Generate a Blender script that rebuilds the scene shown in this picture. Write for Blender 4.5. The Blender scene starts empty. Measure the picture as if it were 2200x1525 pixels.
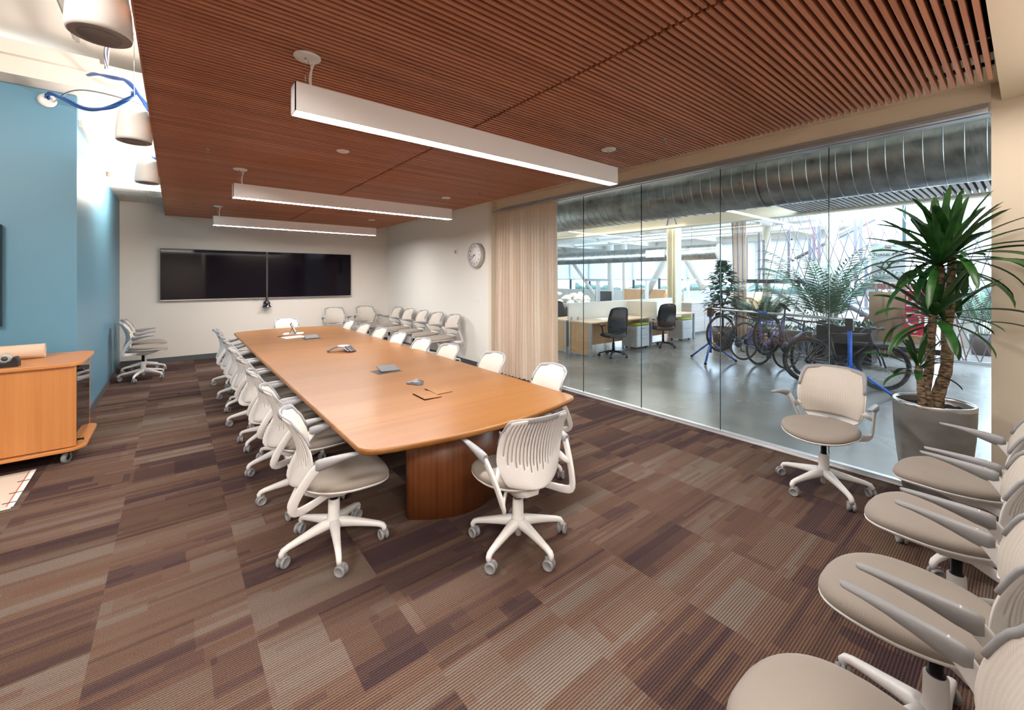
import bpy, math, random
from mathutils import Vector, Matrix
random.seed(7)
S = bpy.context.scene
C = S.collection
PI = math.pi
# ------------------------------------------------------------------ camera
TH = math.atan(724/898.)
cam_d = bpy.data.cameras.new('camera'); cam = bpy.data.objects.new('camera', cam_d); C.objects.link(cam)
cam_d.sensor_width = 36.0; cam_d.sensor_fit = 'HORIZONTAL'
cam_d.lens = 36.0*898/2200
cam_d.shift_y = -(762.5-598)/2200
cam_d.clip_start = 0.02; cam_d.clip_end = 200
cam.location = (0, 0, 1.7); cam.rotation_euler = (PI/2, 0, -TH)
S.camera = cam
# ------------------------------------------------------------------ colour
S.view_settings.view_transform = 'Standard'; S.view_settings.look = 'None'
S.view_settings.gamma = 1.0; S.view_settings.use_curve_mapping = False
S.view_settings.exposure = 1.85
# ------------------------------------------------------------------ sky
w = bpy.data.worlds.new('sky'); S.world = w; w.use_nodes = True
bg = w.node_tree.nodes['Background']; bg.inputs[0].default_value = (0.80, 0.90, 1.0, 1); bg.inputs[1].default_value = 2.2
# ------------------------------------------------------------------ lights
def area(name, loc, rot, sx, sy, power, col=(1, 1, 1), spread=180):
    d = bpy.data.lights.new(name, 'AREA'); d.shape = 'RECTANGLE'; d.size = sx; d.size_y = sy
    d.energy = power; d.color = col; d.spread = math.radians(spread)
    o = bpy.data.objects.new(name, d); C.objects.link(o); o.location = loc; o.rotation_euler = rot
    return o
WARM = (1.0, 0.92, 0.85); COOL = (0.62, 0.78, 1.0)
area('room_light_rear', (0.4, -1.6, 2.9), (0, 0, 0), 2.6, 0.5, 90, WARM)
area('room_light_side', (3.0, 0.02, 2.94), (0, 0, 0), 2.4, 0.2, 10, WARM)
area('cove_light', (-0.10, 5.2, 3.22), (0, math.radians(140), 0), 0.12, 9.6, 30, (1, 0.92, 0.84))
area('cove_light_back', (-0.30, 8.4, 3.02), (0, math.radians(90), 0), 0.3, 1.6, 12, (1, 0.9, 0.8))
area('open_ceiling_light', (-2.7, 1.2, 3.75), (math.radians(62), 0, math.radians(-35)), 1.6, 0.4, 24, (1, 0.95, 0.90), 120)
area('office_light', (10.5, 8.0, 3.22), (0, 0, 0), 6.0, 4.0, 75, (1, 0.93, 0.82))
area('office_window_light', (19.2, 7.0, 2.2), (0, math.radians(90), 0), 2.4, 16, 330, COOL)
area('office_blue_fill', (11.5, 0.5, 4.6), (0, 0, 0), 5.0, 5.0, 420, (0.5, 0.7, 1.0))  # added overhead fill, brightens and blues the office floor; no skylight there

# ------------------------------------------------------------------ materials
MATS = {}
def nmat(name):
    m = bpy.data.materials.new(name); m.use_nodes = True
    return m, m.node_tree.nodes, m.node_tree.links, m.node_tree.nodes['Principled BSDF']
def mat(name, col, rough=0.5, metal=0.0, spec=0.5, noise=0.0, nscale=30, bump=0.0, bscale=200, **kw):
    if name in MATS: return MATS[name]
    m, N, L, P = nmat(name)
    P.inputs['Base Color'].default_value = (*col, 1); P.inputs['Roughness'].default_value = rough
    P.inputs['Metallic'].default_value = metal; P.inputs['Specular IOR Level'].default_value = spec
    for k, v in kw.items(): P.inputs[k.replace('_', ' ')].default_value = v
    if noise:
        t = N.new('ShaderNodeTexNoise'); t.inputs['Scale'].default_value = nscale; t.inputs['Detail'].default_value = 5
        tc = N.new('ShaderNodeTexCoord'); L.new(tc.outputs['Object'], t.inputs['Vector'])
        mx = N.new('ShaderNodeMix'); mx.data_type = 'RGBA'
        mx.inputs['A'].default_value = (*[c*(1-noise) for c in col], 1); mx.inputs['B'].default_value = (*[min(1, c*(1+noise)) for c in col], 1)
        L.new(t.outputs['Fac'], mx.inputs['Factor']); L.new(mx.outputs['Result'], P.inputs['Base Color'])
    if bump:
        t = N.new('ShaderNodeTexNoise'); t.inputs['Scale'].default_value = bscale
        tc = N.new('ShaderNodeTexCoord'); L.new(tc.outputs['Object'], t.inputs['Vector'])
        b = N.new('ShaderNodeBump'); b.inputs['Strength'].default_value = bump; b.inputs['Distance'].default_value = 0.002
        L.new(t.outputs['Fac'], b.inputs['Height']); L.new(b.outputs['Normal'], P.inputs['Normal'])
    MATS[name] = m; return m
def math_n(N, L, op, a, b=None, c=None):
    n = N.new('ShaderNodeMath'); n.operation = op
    for i, v in enumerate((a, b, c)):
        if v is None: continue
        if isinstance(v, (int, float)): n.inputs[i].default_value = v
        else: L.new(v, n.inputs[i])
    return n.outputs[0]
def ramp(N, L, fac, stops, interp='LINEAR'):
    r = N.new('ShaderNodeValToRGB'); r.color_ramp.interpolation = interp
    e = r.color_ramp.elements
    while len(e) < len(stops): e.new(0.5)
    for i, (p, c) in enumerate(stops): e[i].position = p; e[i].color = (*c, 1)
    L.new(fac, r.inputs[0]); return r.outputs[0]
def wood(name, c1, c2, axis='X', scale=1.0, rough=0.35, fine=60, coat=0.0, spec=0.5):
    if name in MATS: return MATS[name]
    m, N, L, P = nmat(name)
    tc = N.new('ShaderNodeTexCoord'); mp = N.new('ShaderNodeMapping')
    s = {'X': (0.6, fine, fine), 'Y': (fine, 0.6, fine), 'Z': (fine, fine, 0.6)}[axis]
    mp.inputs['Scale'].default_value = [v*scale for v in s]
    L.new(tc.outputs['Object'], mp.inputs['Vector'])
    t = N.new('ShaderNodeTexNoise'); t.inputs['Scale'].default_value = 1.0; t.inputs['Detail'].default_value = 6; t.inputs['Roughness'].default_value = 0.65
    L.new(mp.outputs[0], t.inputs['Vector'])
    mp2 = N.new('ShaderNodeMapping'); mp2.inputs['Scale'].default_value = [v*scale/9 for v in s]; L.new(tc.outputs['Object'], mp2.inputs['Vector'])
    t2 = N.new('ShaderNodeTexNoise'); t2.inputs['Scale'].default_value = 1.0; t2.inputs['Detail'].default_value = 3; L.new(mp2.outputs[0], t2.inputs['Vector'])
    f = math_n(N, L, 'ADD', math_n(N, L, 'MULTIPLY', t.outputs['Fac'], 0.6), math_n(N, L, 'MULTIPLY', t2.outputs['Fac'], 0.4))
    col = ramp(N, L, f, [(0.36, c1), (0.64, c2)])
    L.new(col, P.inputs['Base Color']); P.inputs['Roughness'].default_value = rough; P.inputs['Coat Weight'].default_value = coat
    P.inputs['Specular IOR Level'].default_value = spec
    P.inputs['Coat Roughness'].default_value = 0.12
    MATS[name] = m; return m
def emis(name, col, strength):
    m, N, L, P = nmat(name)
    P.inputs['Base Color'].default_value = (*col, 1)
    P.inputs['Emission Color'].default_value = (*col, 1); P.inputs['Emission Strength'].default_value = strength
    MATS[name] = m; return m
def glass_thin(name, tint=(0.95, 0.975, 0.965), base=0.05):
    m = bpy.data.materials.new(name); m.use_nodes = True; N = m.node_tree.nodes; L = m.node_tree.links; N.clear()
    o = N.new('ShaderNodeOutputMaterial'); mx = N.new('ShaderNodeMixShader'); tr = N.new('ShaderNodeBsdfTransparent'); gl = N.new('ShaderNodeBsdfGlossy')
    tr.inputs[0].default_value = (*tint, 1); gl.inputs['Roughness'].default_value = 0.0; gl.inputs[0].default_value = (0.9, 0.95, 1, 1)
    lw = N.new('ShaderNodeLayerWeight'); lw.inputs['Blend'].default_value = 0.5
    p = math_n(N, L, 'POWER', lw.outputs['Facing'], 5.0)
    f = math_n(N, L, 'MULTIPLY_ADD', p, 0.6, base)
    L.new(f, mx.inputs[0]); L.new(tr.outputs[0], mx.inputs[1]); L.new(gl.outputs[0], mx.inputs[2]); L.new(mx.outputs[0], o.inputs[0])
    MATS[name] = m; return m
def carpet():
    m, N, L, P = nmat('carpet')
    tc = N.new('ShaderNodeTexCoord'); sp = N.new('ShaderNodeSeparateXYZ'); L.new(tc.outputs['Object'], sp.inputs[0])
    x, y = sp.outputs[0], sp.outputs[1]
    cx = math_n(N, L, 'FLOOR', math_n(N, L, 'DIVIDE', math_n(N, L, 'ADD', x, 0.3), 0.6))
    # each column of tiles is offset along y
    def white(vx, vy, seed):
        cb = N.new('ShaderNodeCombineXYZ'); L.new(vx, cb.inputs[0]); L.new(vy, cb.inputs[1]); cb.inputs[2].default_value = seed
        wn = N.new('ShaderNodeTexWhiteNoise'); wn.noise_dimensions = '3D'; L.new(cb.outputs[0], wn.inputs['Vector']); return wn.outputs['Value']
    zero = math_n(N, L, 'MULTIPLY', cx, 0.0)
    yo = math_n(N, L, 'ADD', y, math_n(N, L, 'MULTIPLY', white(cx, zero, 1.0), 2.0))
    cy = math_n(N, L, 'FLOOR', math_n(N, L, 'DIVIDE', yo, 0.6))
    tile = white(cx, cy, 2.0)
    # broad bands inside the tile, with an uneven width
    def band(width, seed, xs):
        wob = N.new('ShaderNodeTexNoise'); wob.noise_dimensions = '1D'; wob.inputs['Scale'].default_value = 2.3; wob.inputs['Detail'].default_value = 1
        L.new(math_n(N, L, 'ADD', yo, math_n(N, L, 'MULTIPLY', cx, 7.3)), wob.inputs['W'])
        yy = math_n(N, L, 'ADD', yo, math_n(N, L, 'MULTIPLY', wob.outputs['Fac'], 0.35))
        by = math_n(N, L, 'FLOOR', math_n(N, L, 'DIVIDE', yy, width))
        sx = math_n(N, L, 'FLOOR', math_n(N, L, 'ADD', math_n(N, L, 'MULTIPLY', x, xs), math_n(N, L, 'MULTIPLY', white(cx, by, seed+3), 5.0)))
        return white(math_n(N, L, 'ADD', math_n(N, L, 'MULTIPLY', cx, 13.0), sx), by, seed)
    b1 = band(0.115, 5.0, 0.8); b2 = band(0.037, 9.0, 1.7); b3 = band(0.27, 12.0, 0.5)
    f = math_n(N, L, 'MULTIPLY', tile, 0.24)
    f = math_n(N, L, 'ADD', f, math_n(N, L, 'MULTIPLY', b1, 0.30))
    f = math_n(N, L, 'ADD', f, math_n(N, L, 'MULTIPLY', b2, 0.22))
    f = math_n(N, L, 'ADD', f, math_n(N, L, 'MULTIPLY', b3, 0.24))
    col = ramp(N, L, f, [(0.24, (0.062, 0.038, 0.039)), (0.38, (0.088, 0.053, 0.046)), (0.50, (0.124, 0.073, 0.053)), (0.62, (0.136, 0.089, 0.067)), (0.78, (0.155, 0.121, 0.100))])
    # fine ribs running along x
    rib = math_n(N, L, 'FRACT', math_n(N, L, 'DIVIDE', y, 0.0125))
    ribm = math_n(N, L, 'SUBTRACT', 1.0, math_n(N, L, 'MULTIPLY', math_n(N, L, 'ABSOLUTE', math_n(N, L, 'SUBTRACT', rib, 0.5)), 2.0))
    sp2 = N.new('ShaderNodeTexNoise'); sp2.inputs['Scale'].default_value = 1.0; sp2.inputs['Detail'].default_value = 2
    mp = N.new('ShaderNodeMapping'); mp.inputs['Scale'].default_value = (150, 260, 1); L.new(tc.outputs['Object'], mp.inputs[0]); L.new(mp.outputs[0], sp2.inputs['Vector'])
    amp = math_n(N, L, 'MULTIPLY_ADD', b3, 0.5, 0.6)
    k = math_n(N, L, 'MULTIPLY_ADD', math_n(N, L, 'MULTIPLY', ribm, amp), 1.1, math_n(N, L, 'MULTIPLY_ADD', sp2.outputs['Fac'], 1.3, -0.18))
    mx = N.new('ShaderNodeMix'); mx.data_type = 'RGBA'; mx.blend_type = 'MULTIPLY'; mx.inputs['Factor'].default_value = 1
    cb = N.new('ShaderNodeCombineColor'); [L.new(k, cb.inputs[i]) for i in range(3)]
    L.new(col, mx.inputs['A']); L.new(cb.outputs[0], mx.inputs['B']); L.new(mx.outputs['Result'], P.inputs['Base Color'])
    P.inputs['Roughness'].default_value = 0.95; P.inputs['Specular IOR Level'].default_value = 0.08
    b = N.new('ShaderNodeBump'); b.inputs['Strength'].default_value = 0.5; b.inputs['Distance'].default_value = 0.004
    L.new(k, b.inputs['Height']); L.new(b.outputs[0], P.inputs['Normal'])
    return m
def concrete():
    m, N, L, P = nmat('polished_concrete')
    tc = N.new('ShaderNodeTexCoord'); t = N.new('ShaderNodeTexNoise'); t.inputs['Scale'].default_value = 0.9; t.inputs['Detail'].default_value = 8
    L.new(tc.outputs['Object'], t.inputs['Vector'])
    br = N.new('ShaderNodeTexBrick'); br.offset = 0; br.inputs['Scale'].default_value = 1; br.inputs['Brick Width'].default_value = 3.0; br.inputs['Row Height'].default_value = 3.0
    br.inputs['Mortar Size'].default_value = 0.004; br.inputs['Color1'].default_value = (1, 1, 1, 1); br.inputs['Color2'].default_value = (1, 1, 1, 1); br.inputs['Mortar'].default_value = (0.6, 0.6, 0.6, 1)
    L.new(tc.outputs['Object'], br.inputs['Vector'])
    col = ramp(N, L, t.outputs['Fac'], [(0.3, (0.17, 0.155, 0.14)), (0.7, (0.29, 0.27, 0.245))])
    mx = N.new('ShaderNodeMix'); mx.data_type = 'RGBA'; mx.blend_type = 'MULTIPLY'; mx.inputs['Factor'].default_value = 1
    L.new(col, mx.inputs['A']); L.new(br.outputs['Color'], mx.inputs['B']); L.new(mx.outputs['Result'], P.inputs['Base Color'])
    rr = math_n(N, L, 'MULTIPLY_ADD', t.outputs['Fac'], 0.25, 0.12); L.new(rr, P.inputs['Roughness'])
    return m
def galvanized():
    m, N, L, P = nmat('galvanized_steel')
    tc = N.new('ShaderNodeTexCoord'); v = N.new('ShaderNodeTexNoise'); v.inputs['Scale'].default_value = 7; v.inputs['Detail'].default_value = 6
    L.new(tc.outputs['Object'], v.inputs['Vector'])
    L.new(ramp(N, L, v.outputs['Fac'], [(0.3, (0.34, 0.37, 0.38)), (0.7, (0.58, 0.61, 0.62))]), P.inputs['Base Color'])
    P.inputs['Metallic'].default_value = 1.0
    L.new(math_n(N, L, 'MULTIPLY_ADD', v.outputs['Fac'], 0.25, 0.2), P.inputs['Roughness'])
    return m
def leafmat(name, c1, c2):
    m, N, L, P = nmat(name)
    tc = N.new('ShaderNodeTexCoord'); t = N.new('ShaderNodeTexNoise'); t.inputs['Scale'].default_value = 9; L.new(tc.outputs['Object'], t.inputs['Vector'])
    L.new(ramp(N, L, t.outputs['Fac'], [(0.35, c1), (0.65, c2)]), P.inputs['Base Color']); P.inputs['Roughness'].default_value = 0.35
    MATS[name] = m; return m
def bark():
    m, N, L, P = nmat('cane_bark')
    tc = N.new('ShaderNodeTexCoord'); mp = N.new('ShaderNodeMapping'); mp.inputs['Scale'].default_value = (14, 14, 45); L.new(tc.outputs['Object'], mp.inputs[0])
    t = N.new('ShaderNodeTexNoise'); t.inputs['Scale'].default_value = 1.6; t.inputs['Detail'].default_value = 4; L.new(mp.outputs[0], t.inputs['Vector'])
    c = ramp(N, L, t.outputs['Fac'], [(0.38, (0.05, 0.035, 0.022)), (0.48, (0.20, 0.13, 0.08)), (0.62, (0.36, 0.26, 0.17))])
    L.new(c, P.inputs['Base Color']); P.inputs['Roughness'].default_value = 0.85
    b = N.new('ShaderNodeBump'); b.inputs['Strength'].default_value = 0.7; b.inputs['Distance'].default_value = 0.006; L.new(t.outputs['Fac'], b.inputs['Height']); L.new(b.outputs[0], P.inputs['Normal'])
    return m
def fabric(name, col, scale=420, rib=None, rough=0.85):
    m, N, L, P = nmat(name)
    tc = N.new('ShaderNodeTexCoord')
    wv = N.new('ShaderNodeTexChecker'); wv.inputs['Scale'].default_value = scale; L.new(tc.outputs['Object'], wv.inputs['Vector'])
    wv.inputs['Color1'].default_value = (*[c*0.9 for c in col], 1); wv.inputs['Color2'].default_value = (*[min(1, c*1.08) for c in col], 1)
    out = wv.outputs['Color']
    if rib:
        sp = N.new('ShaderNodeSeparateXYZ'); L.new(tc.outputs['Object'], sp.inputs[0])
        s = math_n(N, L, 'SINE', math_n(N, L, 'MULTIPLY', sp.outputs[0], 2*PI/rib))
        k = math_n(N, L, 'MULTIPLY_ADD', s, 0.035, 0.965)
        cb = N.new('ShaderNodeCombineColor'); [L.new(k, cb.inputs[i]) for i in range(3)]
        mx = N.new('ShaderNodeMix'); mx.data_type = 'RGBA'; mx.blend_type = 'MULTIPLY'; mx.inputs['Factor'].default_value = 1
        L.new(out, mx.inputs['A']); L.new(cb.outputs[0], mx.inputs['B']); out = mx.outputs['Result']
    L.new(out, P.inputs['Base Color']); P.inputs['Roughness'].default_value = rough; P.inputs['Specular IOR Level'].default_value = 0.2
    P.inputs['Sheen Weight'].default_value = 0.15
    MATS[name] = m; return m

CARPET = carpet(); CONC = concrete(); GALV = galvanized(); BARK = bark()
WALL = mat('warm_white_paint', (0.72, 0.67, 0.61), 0.75, spec=0.2, bump=0.15, bscale=300)
WALLW = mat('white_paint', (0.78, 0.76, 0.71), 0.7, spec=0.2, bump=0.15, bscale=300)
CREAM = mat('cream_paint', (0.74, 0.65, 0.52), 0.75, spec=0.2)
DECK = mat('cream_ceiling_paint', (0.80, 0.74, 0.66), 0.8, spec=0.2)
BLUE = mat('teal_blue_paint', (0.115, 0.275, 0.38), 0.42, spec=0.4, bump=0.08, bscale=60)
BLACKP = mat('black_paint', (0.008, 0.008, 0.01), 0.9, spec=0.1)
BASEB = mat('grey_rubber_base', (0.085, 0.09, 0.10), 0.5)
SLAT = wood('slat_wood', (0.34, 0.125, 0.062), (0.58, 0.25, 0.135), 'X', 1.0, 0.42, 40, spec=0.4)
TABLEW = wood('cherry_table_top', (0.205, 0.076, 0.015), (0.29, 0.124, 0.029), 'X', 1.0, 0.33, 34, coat=0.05, spec=0.4)
BASEW = wood('dark_cherry_veneer', (0.14, 0.042, 0.013), (0.27, 0.088, 0.028), 'Z', 1.0, 0.33, 55)
CREDW = wood('orange_cherry_laminate', (0.50, 0.19, 0.052), (0.62, 0.26, 0.08), 'Z', 1.0, 0.38, 30)
CREDT = wood('orange_cherry_top', (0.50, 0.19, 0.052), (0.62, 0.26, 0.08), 'X', 1.0, 0.34, 30)
MAPLE = wood('maple_laminate', (0.56, 0.30, 0.13), (0.70, 0.42, 0.21), 'Z', 1.0, 0.45, 40)
PALE = wood('pale_ash_laminate', (0.42, 0.37, 0.34), (0.56, 0.50, 0.46), 'X', 1.0, 0.5, 40)
WPLAS = mat('white_chair_plastic', (0.76, 0.745, 0.73), 0.38)
GPLAS = mat('grey_chair_plastic', (0.30, 0.30, 0.31), 0.45)
CASTG = mat('caster_grey', (0.27, 0.27, 0.28), 0.4)
BLK = mat('black_plastic', (0.012, 0.012, 0.014), 0.4)
BLKM = mat('black_steel', (0.02, 0.02, 0.022), 0.3, metal=0.6)
SEATF = fabric('taupe_seat_fabric', (0.29, 0.25, 0.215), 300)
BACKF = fabric('sand_back_mesh', (0.66, 0.60, 0.53), 420, rib=0.017)
LAMPW = mat('lamp_white_enamel', (0.88, 0.85, 0.83), 0.4)
DIFF = emis('lamp_diffuser', (1.0, 0.955, 0.92), 36.0)
GLASS = glass_thin('clear_glass', (0.86, 0.90, 0.90), 0.035)
ALU = mat('brushed_aluminium', (0.62, 0.62, 0.63), 0.35, metal=0.9)
STEEL = mat('stainless_steel', (0.6, 0.6, 0.6), 0.25, metal=1)
SCREEN = mat('screen_glass', (0.006, 0.004, 0.008), 0.05, spec=0.16)
WHITE = mat('white_plastic', (0.80, 0.78, 0.75), 0.4)
SPKG = mat('speaker_grille_grey', (0.30, 0.26, 0.25), 0.6)
BLUEC = mat('blue_cable', (0.03, 0.12, 0.42), 0.45)
CURT = None

# ------------------------------------------------------------------ mesh building
class MB:
    def __init__(s): s.v = []; s.f = []; s.sm = []
    def add(s, vs, fs, smooth=False):
        b = len(s.v); s.v += [tuple(v) for v in vs]
        for f in fs: s.f.append(tuple(i+b for i in f)); s.sm.append(smooth)
        return s
    def box(s, x0, x1, y0, y1, z0, z1, M=None):
        vs = [Vector((x, y, z)) for x in (x0, x1) for y in (y0, y1) for z in (z0, z1)]
        if M: vs = [M @ v for v in vs]
        return s.add(vs, [(0, 1, 3, 2), (4, 6, 7, 5), (0, 4, 5, 1), (2, 3, 7, 6), (0, 2, 6, 4), (1, 5, 7, 3)])
    def loft(s, rings, closed=True, caps=True, smooth=True):
        n = len(rings[0]); vs = [p for r in rings for p in r]; fs = []
        for i in range(len(rings)-1):
            for j in range(n if closed else n-1):
                a = i*n+j; b = i*n+(j+1) % n; fs.append((a, b, b+n, a+n))
        s.add(vs, fs, smooth)
        if caps and closed:
            s.add(rings[0], [tuple(range(n))[::-1]], False); s.add(rings[-1], [tuple(range(n))], False)
        return s
    def sweep(s, pts, wd, ht, side, seg=10, p=2.6, caps=True):
        """super-elliptic tube; wd half size along 'side', ht half size across"""
        pts = [Vector(q) for q in pts]; n = len(pts); rings = []
        wd = wd if isinstance(wd, (list, tuple)) else [wd]*n; ht = ht if isinstance(ht, (list, tuple)) else [ht]*n
        for i, q in enumerate(pts):
            t = (pts[min(i+1, n-1)]-pts[max(i-1, 0)]).normalized()
            sd = Vector(side[i] if isinstance(side, list) else side); sd = (sd-t*sd.dot(t)).normalized(); up = t.cross(sd)
            r = []
            for k in range(seg):
                a = 2*PI*k/seg; c, sn = math.cos(a), math.sin(a)
                r.append(q+sd*(wd[i]*math.copysign(abs(c)**(2/p), c))+up*(ht[i]*math.copysign(abs(sn)**(2/p), sn)))
            rings.append(r)
        return s.loft(rings, True, caps)
    def tube(s, pts, r, seg=8, closed=False):
        pts = [Vector(q) for q in pts]; n = len(pts); rings = []
        ref = None
        for i, q in enumerate(pts):
            if closed: t = (pts[(i+1) % n]-pts[i-1]).normalized()
            else: t = (pts[min(i+1, n-1)]-pts[max(i-1, 0)]).normalized()
            if ref is None: ref = Vector((0, 0, 1)) if abs(t.z) < .9 else Vector((1, 0, 0))
            a = (ref-t*ref.dot(t)).normalized(); ref = a; b = t.cross(a)
            rr = r[i] if isinstance(r, (list, tuple)) else r
            rings.append([q+a*(rr*math.cos(2*PI*k/seg))+b*(rr*math.sin(2*PI*k/seg)) for k in range(seg)])
        if closed: rings.append(rings[0]); return s.loft(rings, True, False)
        return s.loft(rings)
    def lathe(s, prof, seg=24, M=None, smooth=True, caps=True):
        M = M or Matrix()
        rings = [[M @ Vector((r*math.cos(2*PI*k/seg), r*math.sin(2*PI*k/seg), z)) for k in range(seg)] for r, z in prof]
        return s.loft(rings, True, caps, smooth)
    def prism(s, poly, z0, z1, smooth=False, M=None):
        n = len(poly); M = M or Matrix()
        a = [M @ Vector((x, y, z0)) for x, y in poly]; b = [M @ Vector((x, y, z1)) for x, y in poly]
        s.add(a+b, [(i, (i+1) % n, n+(i+1) % n, n+i) for i in range(n)], smooth)
        s.add(a, [tuple(range(n))[::-1]]); s.add(b, [tuple(range(n))]); return s
    def sphere(s, c, rx, ry=None, rz=None, seg=16, rings=8):
        ry = ry or rx; rz = rz or rx
        R = [[Vector((c[0]+rx*math.sin(PI*i/rings)*math.cos(2*PI*k/seg), c[1]+ry*math.sin(PI*i/rings)*math.sin(2*PI*k/seg), c[2]-rz*math.cos(PI*i/rings))) for k in range(seg)] for i in range(rings+1)]
        return s.loft(R, True, False)
    def build(s, name, m, parent=None, bevel=0, merge=True):
        me = bpy.data.meshes.new(name); me.from_pydata(s.v, [], s.f); me.update()
        for i, p in enumerate(me.polygons): p.use_smooth = s.sm[i]
        import bmesh
        bm = bmesh.new(); bm.from_mesh(me)
        if merge: bmesh.ops.remove_doubles(bm, verts=bm.verts, dist=1e-5)
        bmesh.ops.recalc_face_normals(bm, faces=bm.faces); bm.to_mesh(me); bm.free()
        me.materials.append(m)
        o = bpy.data.objects.new(name, me); C.objects.link(o)
        if parent: o.parent = parent
        if bevel:
            b = o.modifiers.new('bevel', 'BEVEL'); b.width = bevel; b.segments = 2; b.limit_method = 'ANGLE'; b.angle_limit = 0.7
        return o
def tag(o, label, cat=None, group=None, kind=None):
    if label: o['label'] = label
    if cat: o['category'] = cat
    if group: o['group'] = group
    if kind: o['kind'] = kind
    return o
def thing(name, label, cat, loc=(0, 0, 0), rz=0, group=None, kind=None):
    o = bpy.data.objects.new(name, None); C.objects.link(o); o.empty_display_size = 0.1
    o.location = loc; o.rotation_euler = (0, 0, rz); return tag(o, label, cat, group, kind)
def copy_tree(o, parent=None):
    c = o.copy(); C.objects.link(c)
    if parent: c.parent = parent
    for ch in list(o.children): copy_tree(ch, c)
    return c
def struct(mb, name, m, bevel=0):
    return tag(mb.build(name, m, None, bevel), None, None, None, 'structure')
def B(*a): return MB().box(*a)
def chaikin(pts, n=2, closed=False):
    pts = [Vector(p) for p in pts]
    for _ in range(n):
        q = []
        N_ = len(pts)
        for i in range(N_ if closed else N_-1):
            a, b = pts[i], pts[(i+1) % N_]; q += [a*.75+b*.25, a*.25+b*.75]
        pts = q if closed else [pts[0]]+q+[pts[-1]]
    return pts
def text(s, size, m, parent, loc, rot, name='lettering', ext=0.001, align='CENTER'):
    cu = bpy.data.curves.new(name, 'FONT'); cu.body = s; cu.size = size; cu.extrude = ext; cu.align_x = align; cu.align_y = 'CENTER'
    t = bpy.data.objects.new(name, cu); C.objects.link(t)
    bpy.context.view_layer.update()
    me = bpy.data.meshes.new_from_object(t.evaluated_get(bpy.context.evaluated_depsgraph_get()))
    bpy.data.objects.remove(t); me.materials.clear(); me.materials.append(m)
    o = bpy.data.objects.new(name, me); C.objects.link(o); o.location = loc; o.rotation_euler = rot
    if parent: o.parent = parent
    return o

# ================================================================== SETTING
XG = 4.67      # glass line
struct(B(-4.2, XG-0.03, -3.2, 11.0, -0.05, 0), 'floor', CARPET)
struct(B(XG-0.03, 24, -6, 22, -0.05, -0.002), 'floor_office', CONC)
struct(B(-0.9, 4.6, 11.0, 11.15, 0, 4.4), 'wall_back', WALL)
struct(B(-0.98, -0.83, 6.6, 11.0, 0, 3.38), 'wall_left', BLUE)
struct(B(-4.2, -0.83, 6.5, 6.6, 0, 3.68), 'wall_left_front', BLUE)
struct(B(-4.3, -4.2, -3.2, 6.6, 0, 4.4), 'wall_left_side', WALL)
struct(B(4.51, 4.62, 6.28, 11.0, 0, 3.35), 'wall_right', WALLW)
struct(B(4.51, 4.82, 6.20, 6.28, 0, 3.35), 'wall_right_return', CREAM)
struct(B(XG, XG+0.14, 6.05, 6.2, 0, 3.35), 'wall_right_jamb', CREAM)
struct(B(XG-0.05, XG+0.14, 0.18, 6.20, 2.955, 3.35), 'wall_right_header', CREAM)
struct(B(XG-0.02, XG+0.14, -0.35, 0.18, 0, 3.35), 'wall_right_near', CREAM)
struct(B(1.0, XG, -0.35, -0.22, 0, 3.35), 'wall_near', WALL)
struct(B(-4.2, 1.0, -3.3, -3.2, 0, 4.4), 'wall_rear', WALL)
struct(B(1.0, 1.1, -3.2, -0.35, 0, 4.4), 'wall_rear_side', WALL)
struct(B(0.5, XG+0.1, -0.35, 0.13, 2.985, 3.35), 'trim_soffit', CREAM)
# ceilings
struct(B(3.93, XG+0.14, 0.13, 11.0, 3.12, 3.3), 'ceiling_edge', CREAM)
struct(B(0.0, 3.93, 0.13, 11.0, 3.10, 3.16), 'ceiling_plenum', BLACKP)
struct(B(-4.2, 4.6, -3.3, 11.15, 4.15, 4.3), 'ceiling', DECK)
m_ = MB(); m_.box(-4.2, 0.9, 6.2, 6.62, 3.685, 3.98); m_.box(-4.2, -0.62, 6.14, 6.24, 3.86, 4.0)
struct(m_, 'ceiling_beam', DECK)
m_ = MB(); m_.box(-0.98, 0.9, 7.6, 9.4, 3.60, 3.72); m_.box(-0.98, 0.9, 6.6, 7.6, 3.9, 4.0); m_.box(-0.98, 0.9, 7.5, 7.62, 3.58, 4.0)
struct(m_, 'ceiling_upper_soffit', DECK)
struct(B(-0.98, 0.9, 9.4, 11.0, 3.19, 4.1), 'ceiling_lower_soffit', DECK)
struct(B(-0.98, -0.80, 6.61, 11.0, 3.38, 3.46), 'trim_wall_cap', DECK)
struct(MB().box(-0.79, -0.76, -3, 6.14, 4.12, 4.15), 'trim_ceiling_seam', mat('seam_grey', (0.4, 0.37, 0.33), 0.7))
struct(MB().box(-0.98, 0.0, 10.0, 10.004, 3.186, 3.19).box(-0.40, -0.396, 9.4, 11.0, 3.186, 3.19), 'trim_soffit_joints', mat('seam_grey', (0.4, 0.37, 0.33), 0.7))
# skirting
struct(B(-0.83, 4.51, 10.985, 11.0, 0, 0.10), 'baseboard_back', BASEB)
struct(B(-0.83, -0.815, 6.5, 10.985, 0, 0.10), 'baseboard_left', BASEB)
struct(B(-4.2, -0.83, 6.485, 6.5, 0, 0.10), 'baseboard_left_front', BASEB)
struct(B(4.495, 4.51, 6.28, 10.985, 0, 0.10), 'baseboard_right', BASEB)
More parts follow.
